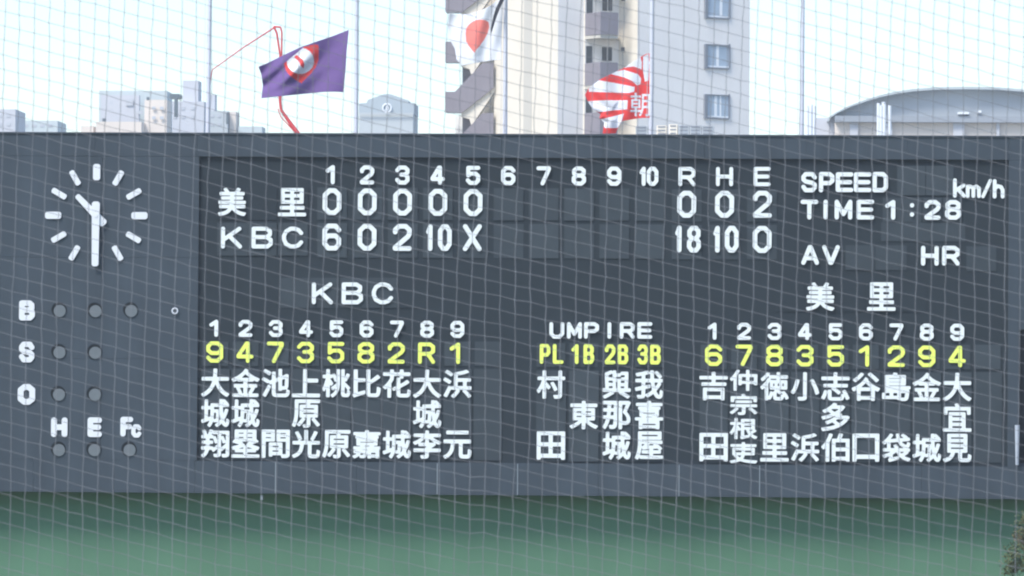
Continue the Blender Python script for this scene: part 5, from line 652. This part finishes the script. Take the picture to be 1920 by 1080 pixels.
for k in range(-3, 5):
    dy = 94*k
    # balcony: parapet in two faces, floor slab under it
    Q1 = P2 + T1*along(P2, T1, 1124); Q2 = Q1 + T2*along(Q1, T2, 1157)
    zt_ = zat(Q1, 22+dy); zb_ = zat(Q1, 64+dy); th = .14
    ip = [P2+T2*.01, Q1, Q2, Q2-T1*th, Q1+T2*th-T1*th, P2+T2*(th+.01)]
    b = MB(); b.prism([p+Vector((0,0,zb_)) for p in ip], (0, 0, zt_-zb_)); par = b.build('balcony_parapet', M['mauve'], AP)
    b = MB(); b.prism([p+Vector((0,0,zb_-.2)) for p in (P2+T2*.02, Q1-T1*.1+T2*.05, Q2-T1*.1, P3-T2*.02-T1*-.02, BK+T2*.05+T1*.05)], (0, 0, .19)); b.build('balcony_slab', M['pil'], AP)
    wallbox(BK, T2, 1097, 1108, 86+dy-94, 134+dy-94, .04, .06, 'balcony_door', 'dark')
    w_ = wallbox(BK, T2, 1127, 1135.5, 88+dy-94, 114+dy-94, .04, .06, 'window', 'dark')
    w_ = wallbox(BK, T2, 1138, 1145, 88+dy-94, 114+dy-94, .04, .06, 'window', 'dark')
    wallbox(P3, T1, 1164, 1169.5, 89+dy-94, 96+dy-94, .05, .07, 'wall_vent', 'dark')
    # windows in the grey front wall: frame of bars, pane, mullion, curtain
    y0, y1 = 82.5+dy, 128.5+dy; x0, x1 = 1318, 1366
    fr = wallbox(P4, T2, x0, x0+5, y0, y1, .16, .18, 'window_frame', 'wframe')
    for a_, c_, e_, f_ in ((x1-1.6, x1, y0, y1), (x0+5, x1-1.6, y0, y0+2.2), (x0+5, x1-1.6, y1-2.6, y1)):
        wallbox(P4, T2, a_, c_, e_, f_, .10, .12, 'frame_bar', 'wframe', fr)
    wallbox(P4, T2, x0+5, x1-1.6, y0+2.2, y1-2.6, .015, .03, 'pane', 'glass', fr)
    wallbox(P4, T2, x0+5.5, x1-2, y1-6, y1-2.8, .05, .03, 'sill_rail', 'curtain', fr)
    cx = (1343, 1340, 1349)[k % 3]
    wallbox(P4, T2, cx-2, cx+3, y0+2.4, y1-5, .03, .012, 'curtain', 'curtain', fr)
    if k % 3 == 1: wallbox(P4, T2, cx+8, cx+11, y0+2.4, y1-5, .03, .012, 'curtain', 'curtain', fr)
# outside staircase at the left end: each flight's solid parapet with its landing
SY = P0.y - .4
for k in range(-2, 4):
    dy = 94*k
    pts = [(835,172),(853,172),(905,118),(925,118),(925,165),(864,213),(860,210),(835,210)]
    b = MB(); b.prism([P(x, y+dy, SY) for x, y in pts], (0, .18, 0)); b.build('stair_parapet', M['mauve'], AP)
    b = MB(); b.prism([P(x, y+dy, SY+1.6) for x, y in [(867,122),(878,122),(905,134),(905,165),(867,165)]], (0, .18, 0)); b.build('stair_parapet', M['mauve'], AP)
    b = MB(); b.prism([P(x, y+dy, SY+.2) for x, y in [(866,211),(928,162),(928,170),(884,236),(880,223),(864,218)]], (0, 1.2, 0)); b.build('stair_flight', M['cream'], AP)
    b = MB(); b.prism([P(x, y+dy, SY+.2) for x, y in [(835,204),(866,204),(866,210),(835,210)]], (0, 1.5, 0)); b.build('landing', M['curtain'], AP)
b = MB(); q0, q1 = P(872, 100, SY+1.9), P(930, 100, SY+1.9); b.box(q0.x, q1.x, SY+1.9, SY+2.2, 0, ztop-2); b.build('stair_wall', M['cream'], AP)
b = MB(); q0, q1 = P(854, 100, SY+2.3), P(873, 100, SY+2.3); b.box(q0.x, q1.x, SY+2.5, SY+2.7, 0, P(860, 213, SY).z); b.build('stair_core', M['conc'], AP)

# ================================================================== low roof in front of the block
RY = 120.0
RF = empty('rooftop', (P(1260, 300, RY).x, RY+4, 0), 'low building whose rooftop machines peep over the board before the apartment block', 'building')
a = P(1185, 259, RY); c = P(1345, 259, RY)
b = MB(); b.box(a.x, c.x, RY, RY+8, 0, a.z-.1); b.build('walls', M['conc'], RF)
for x0, x1, yt, m in ((1192,1214,236,'slate'),(1231,1250,235,'cream'),(1254,1270,233,'cream'),(1272,1292,235,'slate'),(1293,1315,235,'slate'),(1316,1338,236,'slate')):
    p0 = P(x0, yt, RY+1); p1 = P(x1, 262, RY+1); b = MB(); b.box(p0.x, p1.x, RY+1, RY+2, p1.z-.4, p0.z)
    u = b.build('air_conditioner', M[m], RF)
    b = MB()
    for k in range(4):
        zz = p1.z + (p0.z-p1.z)*(k+.6)/4.2; b.box(p0.x+.06, p1.x-.06, RY+.97, RY+.999, zz, zz+.05)
    b.build('grille', M['wframe'], u)

# ================================================================== far pale buildings
def block(parent, x0, x1, y0, Y, dep, m, name='wall'):
    dep *= .4; a = P(x0, y0, Y); c = P(x1-dep, y0, Y); b = MB(); b.box(a.x, c.x, Y, Y+dep, 0, a.z); return b.build(name, m, parent)
def bits(parent, lst, Y, m, name):
    for x0, x1, y0, y1 in lst:
        a = P(x0, y1, Y); c = P(x1, y0, Y); b = MB(); b.box(a.x, c.x, Y-.06, Y-.002, a.z, c.z); b.build(name, m, parent)
pg = pale('pale_blue_grey_render', (.55,.56,.60)); pgr = pale('pale_green_grey_render', (.53,.59,.60)); pc = pale('pale_cream_render', (.74,.66,.59)); pgd = pale('mid_grey_render', (.49,.53,.55))
dk = mat('far_dark_opening', (.10,.13,.15), .5); wd = mat('far_window', (.50,.52,.56), .5)
FY = 520.0
B1 = empty('office_building', (P(18, 250, FY).x, FY+10, 0), 'pale flat grey building at the far left edge above the board', 'building'); block(B1, -60, 37, 204.5, FY, 20, pg)
bits(B1, [(-5,4,214,220),(12,20,214,220),(-5,4,230,236),(12,20,230,236)], FY, wd, 'window')
B2 = empty('low_building', (P(80, 250, FY+60).x, FY+70, 0), 'long low pale green-grey building at the left between two higher ones', 'building'); block(B2, 36, 116, 226, FY+60, 20, pgr)
bits(B2, [(x, x+8, 233, 238) for x in (45, 60, 75, 90)], FY+60, wd, 'window')
B3 = empty('hotel_building', (P(250, 250, FY-60).x, FY-50, 0), 'broad pale grey building with cream wings and a small dark rooftop unit', 'building')
block(B3, 152, 180, 236, FY-58, 12, pc); block(B3, 180, 271, 228, FY-59, 14, pc); block(B3, 186, 318, 170, FY-45, 12, pgr)
block(B3, 190, 262, 178, FY-48, 2, pg); block(B3, 271, 317, 187, FY-56, 10, pc)
bits(B3, [(192,199,222,228),(275,280,182,188)], FY-60, dk, 'opening'); bits(B3, [(258,268,208,214),(236,250,186,198)], FY-48.1, wd, 'window')
bits(B3, [(205,212,190,196),(205,212,204,210),(222,229,204,210),(285,292,200,206),(300,307,200,206),(285,292,218,224),(300,307,218,224)], FY-56.2, wd, 'window')
a = P(318, 183, FY-50); c = P(336, 176, FY-50); b = MB(); b.box(a.x, c.x, FY-50, FY-47, a.z, c.z); b.box(a.x+.5, a.x+.8, FY-50, FY-49, a.z-2, a.z); b.build('rooftop_unit', dk, B3)
B4 = empty('tower_building', (P(355, 250, FY-20).x, FY-10, 0), 'grey stepped building with a square tower just left of the leftmost flagpole', 'building')
block(B4, 317, 388, 190, FY-20, 14, pg); block(B4, 343, 375, 151, FY-18, 8, pg, 'tower')
bits(B4, [(325,332,200,206),(340,347,200,206),(358,365,200,206),(325,332,216,222),(340,347,216,222),(358,365,216,222)], FY-20, wd, 'window')
B5 = empty('stepped_building', (P(420, 250, FY-40).x, FY-30, 0), 'small grey stepped building just right of the leftmost flagpole', 'building')
block(B5, 389, 431, 208, FY-40, 10, pgd); block(B5, 391, 405, 177, FY-38, 5, pg, 'stair_tower'); block(B5, 430.5, 446, 209, FY-39, 9, pc); block(B5, 447, 495, 237, FY-41, 9, pgr)
bits(B5, [(424,429,211,232)], FY-40, dk, 'opening'); bits(B5, [(395,401,214,220),(408,414,214,220),(395,401,230,236),(408,414,230,236)], FY-40, wd, 'window')
# gabled building
GY = 430.0
B6 = empty('gabled_building', (P(727, 250, GY).x, GY+8, 0), 'grey hall with a low gable and round white emblem beside the apartment block', 'building')
block(B6, 673, 781, 214, GY, 16, pgd)
b = MB(); b.prism([P(x, y, GY) for x, y in [(673,214),(673,194),(687,193),(690,187),(720,176.5),(732,176.5),(765,188),(766,193),(776,193),(776,214)]], (0, 6, 0)); b.build('gable', pale('gable_grey', (.41,.47,.51)), B6)
b = MB(); c = P(726, 203, GY); b.tube([(c.x+8*math.cos(a)/ppm(GY), GY-.1, c.z+8*math.sin(a)/ppm(GY)) for a in [2*math.pi*k/20 for k in range(21)]], .09, 6, caps=False); b.build('emblem_ring', M['curtain'], B6)
b = MB(); b.prism([P(x, y, GY-.02) for x, y in [(724,197),(728,196),(729,203),(727,209),(723,207)]], (0, -.1, 0)); b.build('emblem', M['curtain'], B6)
for x in range(677, 772, 9): bits(B6, [(x, x+1.6, 199 if abs(x-726) > 9 else 212, 255)], GY+.2, pgd, 'batten')
bits(B6, [(673,775,211.5,214.5)], GY-.3, pgd, 'string_course')

# arena with a domed roof
DY = 330.0
B7 = empty('domed_arena', (P(1815, 250, DY).x, DY+25, 0), 'sports hall with a shallow blue-grey domed roof at the right above the board', 'building')
s_ = ppm(DY); c = P(1812, 228, DY); ez = c.z
arc = [(0,162.5),(60,163.5),(103,167),(137,172.5),(163,178.5),(190,187),(220,198),(246,211),(257,219),(262,227.5)]
prof = [P(1812-x, y, DY) for x, y in arc[::-1]] + [P(1812+x, y, DY) for x, y in arc[1:]]
b = MB(); b.prism([v+Vector((0, 1.2, 0)) for v in prof], (0, 60, 0)); b.build('dome_roof', M['slate'], B7)
inner = [Vector((c.x+(v.x-c.x)*.985, v.y, ez+(v.z-ez)*.93)) for v in prof]
b = MB(); b.prism(prof+inner[::-1], (0, 61.3, 0)); b.build('roof_rim', pale('roof_rim_grey', (.44,.49,.51)), B7)
b = MB(); x0 = P(1565, 228, DY).x; x1 = P(2062, 228, DY).x; b.box(x0, x1, DY-.8, DY+60, ez-.1, ez+9/s_); b.build('eaves', pale('eaves_grey', (.30,.33,.37)), B7)
b = MB(); b.box(x0, x1, DY, DY+60, 0, ez-.1); b.build('wall', pc, B7)
xa = P(1528, 221, DY).x; b = MB(); b.box(xa, x0-.02, DY+1, DY+40, 0, P(1545, 220, DY).z); b.build('side_wing', pg, B7)
for x0_, x1_ in ((1593,1609),(1646,1673),(1787,1808),(1868,1874)):
    a = P(x0_, 257, DY); e = P(x1_, 229, DY); b = MB(); b.box(a.x, e.x, DY-.35, DY-.003, 0, ez-.12); b.build('wall_pier', pg, B7)
for x0_, x1_, yy in ((1796,1817,210),(1834,1840,207)):
    a = P(x0_, yy+4, DY-1); e = P(x1_, yy, DY-1); b = MB(); b.box(a.x, e.x, DY-1.0, DY+3, a.z, e.z); b.build('roof_vent', M['curtain'], B7)
# aerials
def aerial(xs, y0, Y, label):
    c = P(sum(xs)/len(xs), 255, Y); E = empty('aerial_mast', (c.x, Y, 0), label, 'antenna', 'aerial masts at the right')
    b = MB(); b.tube([(c.x, Y, 0), (c.x, Y, P(xs[0], y0-3, Y).z)], .12, 8); b.build('mast', M['curtain'], E)
    for i, x in enumerate(xs):
        p = P(x, y0+(i % 2)*4, Y); q = P(x, 252, Y); b = MB(); b.tube([(p.x, Y-.3, q.z-1), (p.x, Y-.3, p.z)], .11, 8); b.build('aerial', M['curtain'], E)
    a = P(xs[0], 236, Y); e = P(xs[-1], 232, Y); b = MB(); b.box(a.x, e.x, Y-.1, Y+.1, a.z, e.z); b.build('crossbar', M['curtain'], E)
aerial([1647, 1652, 1658, 1668], 194, 250.0, 'cluster of thin white aerials standing before the dome')
aerial([1514, 1520, 1527], 199, 255.0, 'cluster of thin white aerials just right of the rightmost flagpole')

# ================================================================== tree at the lower right
tx = P(1957, 1060, -2.5)
TR = empty('tree', (tx.x+.1, -2.5, 0), 'olive green bushy tree at the lower right before the green wall', 'tree')
b = MB(); b.tube([(tx.x+.1, -2.5, 0), (tx.x+.05, -2.45, 1.2), (tx.x+.15, -2.5, 2.4), (tx.x+.1, -2.5, 3.9)], [.13, .10, .07, .02], 10)
for k in range(16):
    a = random.uniform(0, 6.28); z = random.uniform(1.2, 3.4); r_ = random.uniform(.4, .8)
    b.tube([(tx.x+.1, -2.5, z), (tx.x+.1+r_*.6*math.cos(a), -2.5+r_*.6*math.sin(a), z+.3), (tx.x+.1+r_*math.cos(a), -2.5+r_*math.sin(a), z+.7)], [.035, .02, .008], 5)
b.build('trunk', M['bark'], TR)
b = MB(); ctr = Vector((tx.x+.1, -2.5, 2.7)); cl = []
for k in range(120):
    a = random.uniform(0, 6.28); h = random.uniform(-1, 1); rr = random.uniform(.45, 1.0)
    cl.append((ctr + Vector((math.cos(a)*rr*.97*math.sqrt(1-h*h*.8), math.sin(a)*rr*.80*math.sqrt(1-h*h*.8), h*1.72)), random.uniform(.18, .34), random.random() < .45))
for c, r_, m_ in cl:
    for i in range(130):
        d = Vector((random.gauss(0,1), random.gauss(0,1), random.gauss(0,1))); d.normalize(); p = c + d*r_*random.uniform(.3, 1)
        u = Vector((random.gauss(0,1), random.gauss(0,1), random.gauss(0,1))).normalized(); v = u.orthogonal().normalized(); s = random.uniform(.025, .05)
        b.quadmesh([p-u*s, p+v*s*.45, p+u*s, p-v*s*.45], [(0,1,2,3)], 1 if m_ else 0)
b.build('crown', [M['leaf'], M['leaf2']], TR)

# ================================================================== haze
hz_ = MB(); hz_.box(-420, 420, -140, 620, -1.0, P(960, 0, 203).z+62)
hm = bpy.data.materials.new('thin_haze'); hm.use_nodes = True; hn = hm.node_tree
hn.nodes.remove(hn.nodes['Principled BSDF']); hv = hn.nodes.new('ShaderNodeVolumePrincipled')
hv.inputs['Color'].default_value = (.85,.92,1,1); hv.inputs['Density'].default_value = HAZE
hn.links.new(hv.outputs[0], hn.nodes['Material Output'].inputs['Volume'])
tag(hz_.build('haze', hm), kind='stuff')

# ================================================================== backstop net in front of the camera
NY = CAM.y + 15.0; nb = MB(); rnd = random.Random(3)
I0, I1, J0, J1 = -34, 104, -34, 62
ph = [rnd.uniform(0, 6.28) for _ in range(8)]
def node(i, j):
    x = 9.3+27.72*i; y = 20+27.35*j
    sx = x
    y += .262*sx + 9*math.sin(sx/610+ph[0]) - 9*math.sin(ph[0]) + 3*math.sin(sx/170+ph[1]+j*.05)
    if y > 350: y -= .000030*max(sx, 0)*(y-350)*(.6 if sx < 900 else 1)
    x += -.0185*y + 2.6*math.sin(y/300+ph[2]+i*.03) + 1.6*math.sin(y/95+ph[3]+i*.6)
    rn = random.Random(i*1009+j*9176); x += rn.uniform(-1.3, 1.3); y += rn.uniform(-1.3, 1.3)
    return P(x, y, NY + .05*math.sin(x/500+ph[4]) + .03*math.sin(y/260+ph[5]))
N = {(i, j): node(i, j) for i in range(I0, I1+1) for j in range(J0, J1+1)}
R_ = .51/ppm(NY)
for i in range(I0, I1+1): nb.tube([N[i, j] for j in range(J0, J1+1)], R_*1.1, 4, caps=False)
for j in range(J0, J1+1): nb.tube([N[i, j] for i in range(I0, I1+1)], R_*.88, 4, caps=False)
k = R_*1.7
for p in N.values():
    nb.quadmesh([p+Vector(d)*k for d in ((1,0,0),(-1,0,0),(0,1,0),(0,-1,0),(0,0,1.3),(0,0,-1.3))], [(0,2,4),(2,1,4),(1,3,4),(3,0,4),(2,0,5),(1,2,5),(3,1,5),(0,3,5)])
tag(nb.build('backstop_net', M['net']), 'thin grey square-mesh backstop net stretched across the whole view', 'net')
